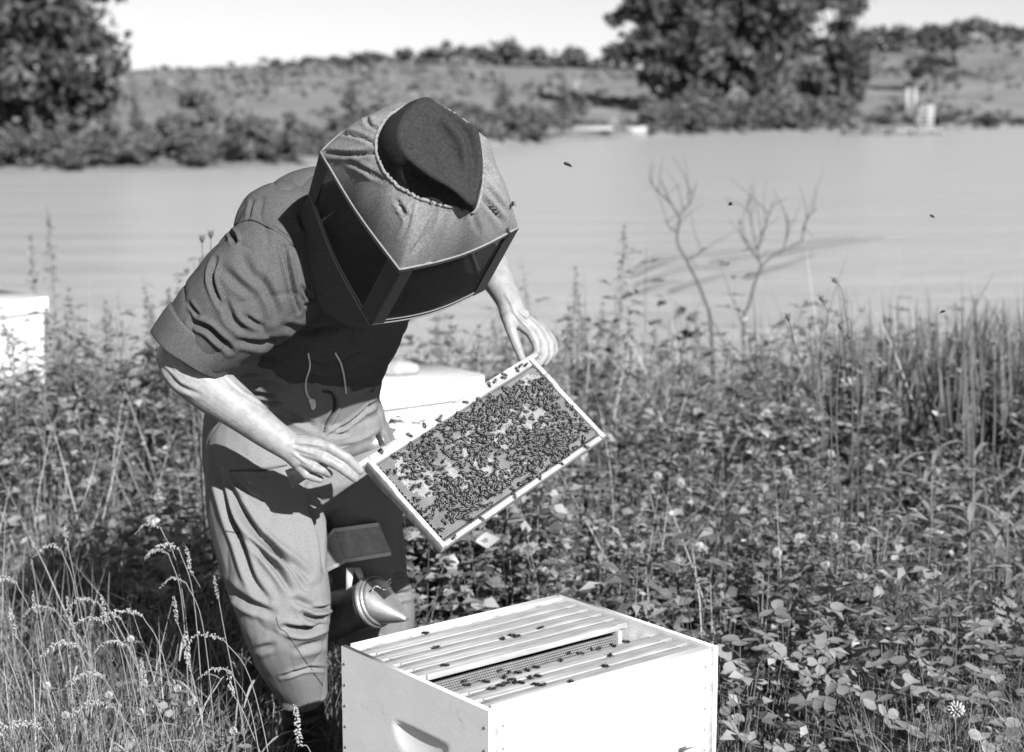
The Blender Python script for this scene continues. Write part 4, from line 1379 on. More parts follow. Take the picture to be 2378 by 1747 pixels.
# outline of the crown where it meets the veil, and the edge where its side turns into the creased top
HAT_LOW = [(1036, 464), (1004, 459), (955, 449), (905, 430), (862, 400), (836, 360), (828, 318), (842, 280), (862, 258), (885, 246), (925, 238), (975, 250), (1005, 268), (1030, 290), (1048, 325), (1056, 372), (1051, 425)]
HAT_TOP = [(1038, 446), (1014, 424), (978, 398), (938, 374), (902, 348), (880, 318), (876, 284), (890, 250), (910, 230), (931, 215), (960, 226), (1000, 252), (1030, 275), (1043, 287), (1051, 318), (1054, 364), (1047, 416)]
HAT_TH = [.142, .152, .163, .172, .178, .182, .184, .186, .187, .188, .187, .184, .180, .176, .166, .156, .148]
def hat():
    low = loop([(u, v, HBASE) for u, v in HAT_LOW], 0); top = loop([(u, v, h) for (u, v), h in zip(HAT_TOP, HAT_TH)], 0)
    n = len(low)
    L0 = np.array([tuple(onhead(*q)) for q in low]); T0 = np.array([tuple(onhead(*q)) for q in top])
    cL = L0.mean(0)
    rows = []
    ph = np.arange(n) / n
    cheek = np.exp(-((ph - .15) / .09) ** 2) + np.exp(-((ph - .90) / .05) ** 2)
    for t in np.linspace(0, 1, 14):
        p = L0 * (1 - t) + T0 * t
        out = p - (cL * (1 - t) + T0.mean(0) * t)
        out /= np.linalg.norm(out, axis=1, keepdims=True)
        p = p + out * (.006 * math.sin(math.pi * t) - .011 * cheek * math.sin(math.pi * min(1, t * 1.15)) ** 1.2)[:, None]
        rows.append(p)
    cT = T0.mean(0)
    A_ = np.array(HA)
    f = (T0 - cT) @ np.array(HF); s = (T0 - cT) @ np.array(HS)
    for t in np.linspace(.93, .06, 13):
        p = cT + (T0 - cT) * t
        ff_, ss_ = f * t, s * t
        crease = .013 * np.exp(-((ss_ - .018) / .018) ** 2) * np.clip((ff_ + .08) / .06, 0, 1) * np.clip((.085 - ff_) / .05, 0, 1)
        dish = .004 * (1 - t) ** .5 * 1.0
        p = p + A_[None] * (.003 * math.sqrt(1 - t * t) - crease * (1 - t ** 3))[:, None]
        rows.append(p)
    V = np.concatenate(rows)
    m_ = len(rows)
    i = np.arange(m_ - 1)[:, None] * n; j = np.arange(n)[None]; j2 = (j + 1) % n
    F = np.stack([i + j, i + j2, i + n + j2, i + n + j], -1).reshape(-1, 4)
    me = newmesh('crown', V, [F[:, ::-1], np.array([list(range((m_ - 1) * n, m_ * n))[::-1]])], True)
    folds(me, [([(955, 232), (1005, 268), (1032, 305), (1040, 365), (1037, 425)], 9, .011), ([(1034, 446), (985, 404), (930, 370), (893, 340)], 6, -.006), ([(940, 262), (962, 320), (1000, 395)], 20, .007), ([(1010, 440), (950, 410), (890, 372)], 10, .007)])
    o = link('hat', None, person); o.location = (-pbase.x, -pbase.y, 0)
    c = pchild('crown', me, 'hat', o)
    sb = c.modifiers.new('s', 'SMOOTH'); sb.iterations = 1; sb.factor = .3
    G = []
    for q, dz in [(1.0, .002), (1.02, -.03), (1.06, -.05), (1.04, -.052), (.97, -.002)]:
        G.append(cL + (L0 - cL) * q + A_ * dz)
    i = np.arange(4)[:, None] * n
    F = np.stack([i + j, i + j2, i + n + j2, i + n + j], -1).reshape(-1, 4)
    pchild('brim', newmesh('brim', np.concatenate(G), [F], True), 'hat', o)
    return L0
HAT_RING = hat()

# --- bee veil: square wire rims, muslin top gathered round the hat, black netting sides, skirt and strings
veil = link('bee_veil', None, person); veil.location = (-pbase.x, -pbase.y, 0)
def rim_points(corners_px, Yc, bow, n=24):
    """closed polyline through the four rim corners, edges bowed; corners left, front, right from the photo, back closes the square"""
    out = []
    for i in range(4):
        a, b_ = corners_px[i], corners_px[(i + 1) % 4]
        for t in np.arange(n) / n:
            p = a.lerp(b_, t)
            c = (corners_px[0] + corners_px[1] + corners_px[2] + corners_px[3]) / 4
            dirn = (p - c); dirn.normalize()
            out.append(p + dirn * bow[i] * math.sin(math.pi * t))
    return out
tl, tf, tr = onhead(705, 335, 0), onhead(878, 592, 0), onhead(1138, 500, 0)
tb = tl + tr - tf
bl_, bf, br = onhead(680, 425, -.19), onhead(812, 712, -.21), onhead(1062, 637, -.21)
bb_ = bl_ + br - bf
topr = rim_points([tl, tf, tr, tb], 0, [.006, .012, .03, .035])
botr = rim_points([bl_, bf, br, bb_], 0, [.010, .014, .012, .012])
NR = len(topr)
def closed(pts):
    return list(pts) + [pts[0], pts[1]]
w = MB(); w.tube(closed(topr), .0026, 8); pchild('top_rim', w.mesh('top_rim', True), 'veiltape', veil)
w = MB(); w.tube([p - HA * .0075 for p in closed(topr)], .0017, 8); pchild('rim_tape', w.mesh('rim_tape', True), 'veiltape', veil)
w = MB(); w.tube(closed(botr), .0022, 8); pchild('bottom_rim', w.mesh('bottom_rim', True), 'veiltape', veil)
w = MB(); w.tube([p + HA * .010 for p in closed(botr)], .0018, 8); pchild('rim_tape', w.mesh('rim_tape', True), 'veiltape', veil)
# netting sides: one panel per side
seg = NR // 4
for k in range(4):
    idx = [(k * seg + i) % NR for i in range(seg + 1)]
    V = []
    for t in np.linspace(0, 1, 9):
        for i in idx:
            p = topr[i].lerp(botr[i], t)
            V.append(tuple(p))
    n = len(idx)
    i = np.arange(8)[:, None] * n + np.arange(n - 1)[None]
    F = np.stack([i, i + 1, i + n + 1, i + n], -1).reshape(-1, 4)
    pchild('netting_panel', newmesh('netting_panel', np.array(V), [F], True), 'net', veil)
# cloth strips over the upright corners
c3 = (tl + tf + tr + tb) / 4
for k in range(4):
    V = []
    m_ = 10
    for t in np.linspace(0, 1, m_):
        for dk in (-3, -1, 0, 1, 3):
            i = (k * seg + dk) % NR
            p = topr[i].lerp(botr[i], t)
            axis_c = c3 - HA * (.2 * t)
            V.append(tuple(p + (p - axis_c).normalized() * .002))
    i = np.arange(m_ - 1)[:, None] * 5 + np.arange(4)[None]
    F = np.stack([i, i + 1, i + 6, i + 5], -1).reshape(-1, 4)
    pchild('corner_strip', newmesh('corner_strip', np.array(V), [F], True), 'shirt', veil)
# gathered muslin top
def topcloth():
    nt = 192; nrad = 22
    rng2 = np.random.default_rng(4)
    th = np.arange(nt) / nt
    hatring = []
    # direction of each rim point about the hat centre decides the matching hat point
    rim = np.array([tuple(p) for p in closed(topr)])
    per = np.interp(th * NR, np.arange(NR + 1), np.arange(NR + 1))
    R = np.stack([np.interp(per, np.arange(NR + 2), rim[:, c]) for c in range(3)], 1)
    cc = HAT_RING.mean(0)
    def angs(Q):
        return np.arctan2((Q - cc) @ np.array(HS), (Q - cc) @ np.array(HF))
    ha = angs(HAT_RING); od = np.argsort(ha)
    ang = angs(R)
    Hr = cc + (HAT_RING - cc) * 1.035 + np.array(HA) * .006
    Hh = np.stack([np.interp(ang, ha[od], Hr[od, c], period=2 * np.pi) for c in range(3)], 1)
    gat = sum(np.sin(ang * k + rng2.random() * 6.28) * rng2.random() for k in (17, 23, 31, 41, 53)) / 2.2
    big = sum(np.sin(ang * k + rng2.random() * 6.28) * rng2.random() for k in (5, 7, 9, 13)) / 2
    V = []
    A_ = np.array(HA)
    for i in range(nrad):
        t = i / (nrad - 1)
        p = R * (1 - t) + Hh * t
        bulge = .016 * math.sin(math.pi * t ** .9) + .001
        rip = gat * .0065 * t ** 2.2 * (1 - .3 * t) + big * .0085 * math.sin(math.pi * t) ** 1.2 + .0015 * np.sin(ang * 67) * t ** 4
        d = np.array([tuple(HC + HA * .02)]) - R
        out = -d / np.linalg.norm(d, axis=1, keepdims=True)
        p = p + A_ * (bulge * .8 + rip[:, None]) + out * (bulge * .25)
        V.append(p)
    V = np.concatenate(V)
    i = np.arange(nrad - 1)[:, None] * nt; j = np.arange(nt)[None]; j2 = (j + 1) % nt
    F = np.stack([i + j, i + j2, i + nt + j2, i + nt + j], -1).reshape(-1, 4)
    me = newmesh('muslin_top', V, [F], True)
    tx = [([(735, 290), (790, 300), (826, 318)], 4, .006), ([(715, 335), (770, 340), (828, 335)], 4, .008), ([(760, 352), (800, 372), (842, 395)], 4, .006), ([(800, 240), (812, 275), (835, 285)], 4, .006),
          ([(905, 455), (893, 500), (880, 520)], 4, .005), ([(960, 462), (930, 520), (905, 560)], 5, .005), ([(985, 465), (965, 520), (940, 580)], 5, .005), ([(1050, 430), (1080, 460), (1105, 490)], 5, .007),
          ([(1053, 390), (1085, 430), (1110, 465)], 5, .007), ([(1035, 455), (1045, 490), (1050, 510)], 4, .006), ([(1050, 360), (1075, 375), (1095, 400)], 4, .005), ([(870, 440), (885, 460), (895, 480)], 4, .006)]
    folds(me, tx)
    pchild('muslin_top', me, 'veilcloth', veil)
    w = MB(); ring = [tuple(q) for q in V[-nt:]]; w.tube(ring + ring[:2], .0032, 6)
    pchild('elastic_hem', w.mesh('elastic_hem', True), 'veilcloth', veil)
topcloth()
# cloth skirt from the lower rim down over the chest
def skirt():
    cen = [P(u, v, Y) for u, v, Y in ((800, 560, 3.20), (795, 560, 3.22), (785, 565, 3.28), (775, 600, 3.34))]
    rx = [.16, .145, .125, .12]; ry = [.155, .13, .11, .10]
    axis = (cen[0] - cen[-1]).normalized()
    s = axis.cross(FWD).normalized(); dd = axis.cross(s).normalized()
    n = 96
    rim = np.array([tuple(p) for p in botr])
    c0 = rim.mean(0)
    # angle of each rim point in the chest ring
    q = rim - c0
    ang = np.arctan2(q @ np.array(dd), q @ np.array(s))
    rings = [rim]
    for k_, c in enumerate(cen[1:], 1):
        rings.append(np.array([tuple(c + s * (rx[k_] * math.cos(a)) + dd * (ry[k_] * math.sin(a))) for a in ang]))
    G = []
    for i in range(len(rings) - 1):
        for t in np.arange(8) / 8:
            G.append(rings[i] * (1 - t) + rings[i + 1] * t)
    G.append(rings[-1])
    G = np.array(G)
    m_ = len(G); n = len(rim)
    for i in range(m_):
        t = i / (m_ - 1)
        G[i] += (np.sin(np.arange(n) * 2 * np.pi / n * 9 + t * 3)[:, None] * .004 * math.sin(math.pi * min(1, t * 1.1))) * np.array(-FWD)
    i = np.arange(m_ - 1)[:, None] * n; j = np.arange(n)[None]; j2 = (j + 1) % n
    F = np.stack([i + j, i + j2, i + n + j2, i + n + j], -1).reshape(-1, 4)
    me = newmesh('skirt', G.reshape(-1, 3), [F], True)
    pchild('skirt', me, 'shirt', veil)
    return bvh(me)
bK = skirt()
for pts, end in [([z2(1055, 1175), z2(1066, 1255), z2(1042, 1345), z2(1046, 1420), z2(1085, 1490)], True),
                 ([z2(1222, 1172), z2(1258, 1240), z2(1280, 1335), z2(1290, 1425)], False),
                 ]:
    wl_ = laid(pts, [bT, bS, bK], .006, 10, .2)
    if len(wl_) > 3:
        t = MB(); t.tube(wl_, .0017, 7)
        if end:
            t.ell(tuple(wl_[-1]), (.006, .006, .012), 8, 6)
            t.ell(tuple(wl_[-4]), (.0045, .0045, .006), 8, 6)
        pchild('tie_string', t.mesh('tie_string', True), 'string', veil)

# ================================================================== hive tool and smoker
def hive_tool():
    pts = [(635, 862, 3.232), (760, 800, 3.236), (900, 735, 3.238), (1020, 690, 3.228), (1150, 640, 3.218), (1215, 610, 3.212)]
    W = [.0185, .0135, .011, .011, .0115, .0125]
    C = [P(*z3(a, b_), d) for a, b_, d in pts]
    ax = (C[-1] - C[0]).normalized(); up = (UPC - ax * UPC.dot(ax)).normalized(); nn = ax.cross(up).normalized()
    o = thing('hive_tool', C[0], 'flat steel hive tool tucked under the palm beside the held frame', 'hive tool')
    m = MB()
    V = []
    # curled end
    e = C[-1]
    C2 = C + [e + ax * .006 - FWD * .004, e + ax * .010 - FWD * .010, e + ax * .008 - FWD * .017]
    W2 = W + [.0145, .015, .015]
    for c, w_ in zip(C2, W2):
        c = c - C[0]
        for sy, sn in ((-1, -1), (1, -1), (1, 1), (-1, 1)):
            V.append(tuple(c + up * (w_ * sy) + nn * (.0012 * sn)))
    n = len(C2)
    F = []
    for i in range(n - 1):
        for j in range(4):
            F.append([i * 4 + j, i * 4 + (j + 1) % 4, i * 4 + 4 + (j + 1) % 4, i * 4 + 4 + j])
    F += [[0, 3, 2, 1], [n * 4 - 4, n * 4 - 3, n * 4 - 2, n * 4 - 1]]
    m.add(V[:24], [[f for f in F if max(f) < 24] + [[20, 21, 22, 23]]]); m.build('blade', 'steel', o)
    m = MB(); m.add(V[20:], [[[a - 20 for a in f] for f in F if min(f) >= 20]]); m.build('hook', 'steel', o)
hive_tool()

def smoker():
    c0 = P(*z4(1262, 632), 3.40)
    o = thing('bee_smoker', c0, 'bee smoker with grey bellows and shiny tin cone, gripped between the knees', 'bee smoker')
    L = lambda p: tuple(p - c0)
    D = (RIGHT * (.82 * .92) + UPC * (.82 * .39) - FWD * .57).normalized()
    up = (UPC - D * UPC.dot(D)).normalized(); sd = D.cross(up).normalized()
    rad = .049
    def ringpts(c, r_, n=40, u=up, s=sd):
        return np.array([L(c + u * (r_ * math.sin(a)) + s * (r_ * math.cos(a))) for a in np.arange(n) * 2 * math.pi / n])
    def rings(lst, name, m, cap0=True, cap1=True):
        n = 40
        V = np.concatenate([ringpts(c, r_) for c, r_ in lst])
        k_ = len(lst)
        i = np.arange(k_ - 1)[:, None] * n; j = np.arange(n)[None]; j2 = (j + 1) % n
        F = np.stack([i + j, i + j2, i + n + j2, i + n + j], -1).reshape(-1, 4)
        caps = []
        if cap0: caps.append(list(range(n))[::-1])
        if cap1: caps.append(list(range((k_ - 1) * n, k_ * n)))
        q = MB(); q.add(V, [F] + ([np.array(caps)] if caps else []))
        return q.build(name, m, o, True)
    rings([(c0 - D * .165, rad * .97), (c0 - D * .16, rad), (c0 - D * .02, rad), (c0 - D * .0195, rad * 1.03), (c0 - D * .012, rad * 1.05), (c0 - D * .011, rad)], 'fire_can', 'tin_dark')
    rings([(c0 - D * .011, rad * 1.03), (c0 - D * .009, rad * 1.09), (c0 - D * .005, rad * 1.11), (c0 - D * .001, rad * 1.09), (c0, rad * 1.03), (c0 + D * .003, rad * 1.02), (c0 + D * .005, rad * 1.06), (c0 + D * .008, rad * 1.06), (c0 + D * .010, rad * 1.0)], 'lid_rim', 'tin')
    apex = P(*z4(1468, 742), 3.345)
    lst = []
    for t in np.linspace(0, 1, 14):
        c = (c0 + D * .010).lerp(apex, t ** .95)
        lst.append((c, rad * (1 - t) ** .95 + .0065 * t))
    rings(lst, 'cone_nozzle', 'tin')
    # wire hook on the lid
    w = [P(*z4(X, Y), 3.358) for X, Y in [(1235, 555), (1262, 530), (1300, 535), (1350, 490), (1362, 480), (1340, 500), (1300, 540), (1330, 545), (1362, 500)]]
    q = MB(); q.tube([L(p) for p in catmull(w, 5)], .0018, 6); q.build('wire_hook', 'tin', o, True)
    # bellows: two planes of board meeting at a ridge, bright tin edges, leather inside
    def pt(X, Y, d): return P(*z3(X, Y), d)
    A_, B_, C_, E_ = pt(925, 1178, 3.44), pt(1208, 1140, 3.405), pt(1292, 1345, 3.405), pt(1002, 1392, 3.44)
    G_, H_ = pt(760, 1345, 3.49), pt(790, 1500, 3.49)
    back = FWD * .012
    def plank(a, b_, c, d, name, m, t=back):
        V = [L(p) for p in (a, b_, c, d)] + [L(p + t) for p in (a, b_, c, d)]
        q = MB(); q.add(V, [[[0, 1, 2, 3], [7, 6, 5, 4], [0, 4, 5, 1], [1, 5, 6, 2], [2, 6, 7, 3], [3, 7, 4, 0]]])
        return bevel(q.build(name, m, o), .0015)
    bd = plank(A_, B_, C_, E_, 'bellows_board', 'bellows')
    plank(G_, A_ + FWD * .001 - RIGHT * .0004, E_ + FWD * .001 - RIGHT * .0004, H_, 'bellows_side', 'bellows')
    up1 = (A_ - E_).normalized(); f_ = -FWD
    for (a, b_, up_) in ((A_, B_, 1), (E_, C_, -1)):
        n_ = (B_ - A_).cross(E_ - A_).normalized()
        n_ = n_ if n_.dot(FWD) < 0 else -n_
        w_ = (E_ - A_).normalized() * (.0085 if up_ > 0 else -.0085)
        a2, b2 = a + n_ * .0025 - w_ * .15, b_ + n_ * .0025 - w_ * .15
        plank(a2, b2, b2 + w_, a2 + w_, 'tin_edge', 'bellows_trim', -n_ * .0022)
    for (a, b_, sg) in ((G_, A_, 1), (H_, E_, -1)):
        n_ = (A_ - G_).cross(H_ - G_).normalized()
        n_ = n_ if n_.dot(FWD) < 0 else -n_
        w_ = (H_ - G_).normalized() * (.0085 * sg)
        a2, b2 = a + n_ * .0025 - w_ * .15, b_ + n_ * .0025 - w_ * .15
        plank(a2, b2, b2 + w_, a2 + w_, 'tin_edge', 'bellows_trim', -n_ * .0022)
    plank(A_ + FWD * .013, B_ + FWD * .013 - RIGHT * .006, C_ + FWD * .013 - RIGHT * .006, E_ + FWD * .013, 'leather_gusset', 'leather', FWD * .035)
    # bracket to the can
    q = MB()
    for (a, b_) in ((z4(1088, 405), z4(1076, 562)), (z4(1130, 405), z4(1180, 512))):
        p0, p1 = P(*a, 3.43), P(*b_, 3.41)
        dx = RIGHT * .005
        V = [L(p0 - dx * 1.6), L(p0 + dx * 1.6), L(p1 + dx), L(p1 - dx)]
        V += [tuple(np.array(v) + np.array(FWD) * .003) for v in V]
        q.add(V, [[[0, 1, 2, 3], [7, 6, 5, 4], [0, 4, 5, 1], [1, 5, 6, 2], [2, 6, 7, 3], [3, 7, 4, 0]]])
    q.build('bracket', 'bellows_trim', o)
smoker()

# ================================================================== VEGETATION
vr = np.random.default_rng(99)

def leaflet(base, d, up, l, w, fold=.25, droop=.15):
    d = np.array(d, float); d /= np.linalg.norm(d)
    s = np.cross(d, up); s /= np.linalg.norm(s) + 1e-9
    n = np.cross(s, d)
    b0 = np.array(base, float)
    V = [b0, b0 + d * l * .5 + s * w + n * fold * w, b0 + d * l * .55, b0 + d * l * .5 - s * w + n * fold * w, b0 + d * l - n * droop * l]
    F = [[0, 1, 2], [0, 2, 3], [1, 4, 2], [2, 4, 3]]
    return np.array(V), np.array(F)

def leaf_long(base, d, l, w, arch=.5, seg=6, up=(0, 0, 1)):
    """long arching leaf of two strips with a folded midrib"""
    d = np.array(d, float); d /= np.linalg.norm(d)
    s = np.cross(d, up); s /= np.linalg.norm(s) + 1e-9
    V = []
    for i in range(seg + 1):
        t = i / seg
        c = np.array(base) + d * l * t - np.array(up) * arch * l * t * t
        q = w * math.sin(math.pi * min(.97, .08 + .9 * t)) ** .8
        V += [c + s * q + np.array(up) * q * .3, c, c - s * q + np.array(up) * q * .3]
    F = []
    for i in range(seg):
        a = i * 3
        F += [[a, a + 1, a + 4, a + 3], [a + 1, a + 2, a + 5, a + 4]]
    return np.array(V), np.array(F)

def sprig_template(r, H=.38, nl=12, ll=.026, ww=.30, stemr=.0012):
    m = MB()
    lean = r.normal(0, .05, 2)
    pts = [(0, 0, 0), (lean[0] * .4, lean[1] * .4, H * .5), (lean[0], lean[1], H)]
    m.tube(pts, [stemr * 1.3, stemr, stemr * .6], 3, 0, False)
    a = r.random() * 6
    for i in range(nl):
        t = .22 + .78 * (i + .5) / nl
        c = np.array([lean[0] * t * t, lean[1] * t * t, H * t])
        a += 2.4 + r.normal() * .3
        pet = np.array([math.cos(a), math.sin(a), .55]) * (.012 + .02 * r.random())
        q = c + pet
        up = np.array([0, 0, 1]) + r.normal(0, .35, 3)
        l = ll * (.7 + .6 * r.random()) * (1 - .25 * t)
        for da in (-1.1, 0, 1.1):
            dd = np.array([math.cos(a + da), math.sin(a + da), .25 + r.normal() * .25])
            V, F = leaflet(q, dd, up, l, l * ww)
            m.add(V, [F])
    return np.concatenate(m.v), [np.concatenate(m.f[k]) for k in sorted(m.f)]

def blade_template(r, bend, w=.0024):
    V = []
    n = 4
    for i in range(n + 1):
        t = i / n
        x = bend * t * t * .6; z = t * (1 - .25 * abs(bend) * t * t)
        q = w * (1 - t ** 1.6)
        if i < n:
            V += [[x, -q, z], [x, q, z]]
        else:
            V += [[x, 0, z]]
    F4 = [[2 * i, 2 * i + 1, 2 * i + 3, 2 * i + 2] for i in range(n - 1)]
    F3 = [[2 * n - 2, 2 * n - 1, 2 * n]]
    return np.array(V, float), [np.array(F4), np.array(F3)]

HC2, HS2 = math.cos(HYAW), math.sin(HYAW)
def blocked(x, y, pad=.02):
    lx = (x - HX0) * HC2 + (y - HY0) * HS2
    ly = -(x - HX0) * HS2 + (y - HY0) * HC2
    k_ = (lx > -pad) & (lx < HL + pad) & (ly > -pad) & (ly < HW + pad)
    for (cx, cy, rr) in ((x0.x, x0.y, .10), (x1.x, x1.y, .10), (x0.x + .05, x0.y - .1, .07), (x1.x + .05, x1.y - .1, .07)):
        k_ |= (x - cx) ** 2 + (y - cy) ** 2 < rr * rr
    for (c, a, b_) in (((-.089, 5.55), (-.797, -.604), (-.635, .772)), ((-2.11, 7.8), (-.6, -.8), (-.8, .6))):
        u = (x - c[0]) * a[0] + (y - c[1]) * a[1]; v = (x - c[0]) * b_[0] + (y - c[1]) * b_[1]
        k_ |= (u > -.05) & (u < .60) & (v > -.05) & (v < .50)
    q = x / np.maximum(y, .5)
    k_ |= (q > -.145) & (q < -.098) & (y > 2.0) & (y < 3.4)      # trampled patch before the boot
    return k_

def scatter(x0_, x1_, y0_, y1_, n, r, frust=.9):
    x = r.uniform(x0_, x1_, n); y = r.uniform(y0_, y1_, n)
    ok = ~blocked(x, y) & (np.abs(x) < .3 * y + frust)
    return x[ok], y[ok]

def stuff(name, parts, m, label):
    """parts: list of (template, x, y, height scale array, tilt)"""
    mb_ = MB()
    for (tV, tF), x, y, s, tilt in parts:
        if not len(x):
            continue
        R = rotz(vr.random(len(x)) * 6.28) @ rotx(vr.normal(0, tilt, len(x)))
        p = np.stack([x, y, gz(x, y) - .005], 1)
        V, Fs = bake(tV, tF, p, R, s)
        mb_.add(V, Fs)
    o = mb_.build(name, m)
    return tag(o, label, kind='stuff')

# clover and alfalfa mass
SPR = [sprig_template(vr, .38, 11, .046, .33) for _ in range(4)] + [sprig_template(vr, .36, 15, .026, .24) for _ in range(3)] + [sprig_template(vr, .50, 12, .050, .18) for _ in range(2)]
def sprigs(lst):
    out = []
    for (xa, xb, ya, yb, n, sc) in lst:
        for T in SPR:
            x, y = scatter(xa, xb, ya, yb, n // len(SPR), vr)
            f = vnoise(np.stack([x * 1.3 + 11, y * 1.3 + 3, np.zeros_like(x)], 1))
            k_ = vr.random(len(x)) < (.66 + 2.0 * f) * np.where((x > .8) & (y > 3.1) & (y < 4.3), .75, 1) * np.where((x > .3) & (x < .85) & (y < 3.7), .55, 1)
            x, y, f = x[k_], y[k_], f[k_]
            f2 = vnoise(np.stack([x * .8 + 41, y * .8 + 23, np.zeros_like(x)], 1))
            s = sc * (.58 + .6 * vr.random(len(x)) ** 1.5 + .5 * f + .7 * f2)
            # low growth close round the boxes and the mown strip right of the open hive
            near = np.clip((y - 2.75) / .9, .35, 1)
            s = s * np.where(x > .3, near, 1) * np.where((x < -.35) & (y < 3.9), .62, 1)
            out.append((T, x, y, s, .16))
    return out
stuff('clover_cover', sprigs([(-.5, .12, 4.3, 5.15, 700, 1.25), (-2.4, 2.6, 2.5, 5.2, 3100, 1.0), (-3.2, 3.4, 5.2, 7.2, 3200, 1.1), (-4, 4.2, 7.2, 10.5, 1700, 1.5)]), 'leaf', 'dense leafy clover and alfalfa covering the meadow')

BL = [blade_template(vr, b_) for b_ in (.15, .4, .7, 1.0, 1.4)]
def blades(lst):
    out = []
    for (xa, xb, ya, yb, n, h, wf) in lst:
        for T in BL:
            x, y = scatter(xa, xb, ya, yb, n // len(BL), vr)
            s1 = h * (.45 + .75 * vr.random(len(x)))
            f = vnoise(np.stack([x * 2.3 + 31, y * 2.3 + 13, np.zeros_like(x)], 1))
            s1 = s1 * (1 + .7 * f)
            s = np.stack([s1, np.full_like(s1, wf), s1], 1)
            out.append((T, x, y, s, .22))
    return out
stuff('meadow_grass', blades([(-2.0, -.40, 2.35, 3.45, 13000, .40, 1.0), (-2.6, -.3, 3.4, 4.6, 6000, .42, 1.1), (.45, 1.9, 2.6, 4.2, 6000, .24, .7), (-3, 3.2, 4.4, 7.5, 5000, .40, 1.3),
                              (-4, 4.2, 7.2, 10.5, 6000, .75, 2.5), (-.8, 1.2, 2.0, 3.4, 5000, .26, .9), (-2.5, 2.5, 1.6, 2.4, 5000, .22, 1.0), (.75, 1.7, 3.1, 4.3, 4500, .36, .7), (-1.7, -.45, 2.4, 3.1, 5000, .36, .9)]), 'grass', 'green meadow grass growing through the clover')
stuff('ripe_meadow_grass', blades([(-2.0, -.42, 2.35, 3.35, 8500, .40, .9), (-2.4, -.4, 3.3, 4.4, 700, .5, .9), (.7, 1.9, 2.5, 3.3, 900, .4, .8), (-4, 4, 6.2, 10, 1500, .8, 2.0), (.1, 2.6, 3.7, 6.4, 600, .55, .8), (-2.6, -.5, 4.4, 6.4, 700, .6, .9)]), 'hay', 'pale ripe grass among the green, thickest at the beekeepers feet')

# --- grass stalks with seed heads (single, in front of the shadow at the left)
def zl(X, Y): return ((X * .3614) / KD, (1150 + Y * .3614) / KD)
def seed_head(m, pts, r0):
    """loose head of drooping spikelets along a curve"""
    C = catmull(pts, 8)
    for i, c in enumerate(C):
        t = i / (len(C) - 1)
        q = r0 * (.55 + .75 * math.sin(math.pi * (.12 + .8 * t)))
        for k_ in range(2 + (i % 2)):
            a = vr.random() * 6.28
            d = np.array([math.cos(a) * .8, math.sin(a) * .8, vr.normal(.1, .5)])
            st_ = c + d * q * .3
            e = c + d * q * (.9 + .9 * vr.random()) + np.array([0, 0, -.6 * q])
            m.tube([st_, st_ * .5 + e * .5, e], [q * .12, q * (.32 + .2 * vr.random()), q * .06], 5)

def grass_stalk(u, v, Y, nod, size, label, group):
    tip = P(u, v, Y)
    lean = vr.normal(0, .05)
    bx = tip.x + abs(lean) * .8 + .04
    by = Y + vr.normal(0, .04)
    base = np.array([bx, by, float(gz(bx, by))])
    tp = np.array(tip)
    o = thing('grass_stalk', base, label, 'grass stalk', group)
    rel = tp - base
    h_ = rel[2]
    if nod:
        sgn = -1
        stem = [(0, 0, 0), (rel[0] * .15 + .02, rel[1] * .3, h_ * .45), (rel[0] * .5 + .025, rel[1] * .7, h_ * .85), (rel[0] * .8 + .012, rel[1], h_ * 1.0)]
        head = [stem[-1], (rel[0] * .9, rel[1], h_ * 1.015), (rel[0] - .012 * size, rel[1], h_ * 1.01), (rel[0] - .030 * size, rel[1], h_ - .012 * size)]
    else:
        stem = [(0, 0, 0), (rel[0] * .2, rel[1] * .3, h_ * .45), (rel[0] * .7, rel[1] * .7, h_ * .8), (rel[0] * .9, rel[1], h_ - .045 * size)]
        head = [stem[-1], (rel[0] * .95, rel[1], h_ - .03 * size), (rel[0] * .98, rel[1], h_ - .012 * size), tuple(rel)]
    m = MB(); m.tube(catmull(stem, 5), np.linspace(.0013, .0008, 16), 5); m.build('stem', 'hay', o, True)
    m = MB(); seed_head(m, head, .0029 * size); m.build('seed_head', 'seed', o, True)
    for k_ in range(2):
        m = MB()
        t = .25 + .3 * k_
        a = vr.random() * 6.28
        V, F = leaf_long((rel[0] * t * .4, rel[1] * t, h_ * t), (math.cos(a), math.sin(a), 1.1), .14, .0028, .5, 5)
        m.add(V, [F]); m.build('blade', 'hay', o)
    return o
GS = [(415, 190, 0, 1.1), (325, 350, 1, 1.2), (210, 620, 0, 1.0), (430, 650, 0, 1.0), (650, 640, 0, 1.3), (545, 690, 1, 1.2), (575, 815, 1, 1.3), (700, 790, 1, 1.2), (815, 770, 1, 1.7), (1070, 345, 1, 1.5), (1195, 330, 0, 1.3),
      (1020, 380, 1, 1.0), (1120, 560, 1, 1.0), (1375, 515, 0, 1.0), (1115, 650, 0, 1.2), (1190, 880, 0, 1.6), (1310, 925, 1, 1.4), (1460, 1110, 0, 1.2), (620, 1360, 1, 1.6), (150, 1490, 1, 1.9), (420, 975, 1, 1.6), (1390, 1140, 1, 1.1), (955, 215, 1, 1.0), (580, 1170, 1, 1.5),
      (1895, 1350, 0, 1.7), (20, 560, 1, 1.6), (60, 720, 0, 1.4), (735, 960, 1, 1.3), (905, 1050, 0, 1.2), (250, 740, 1, 1.1)]
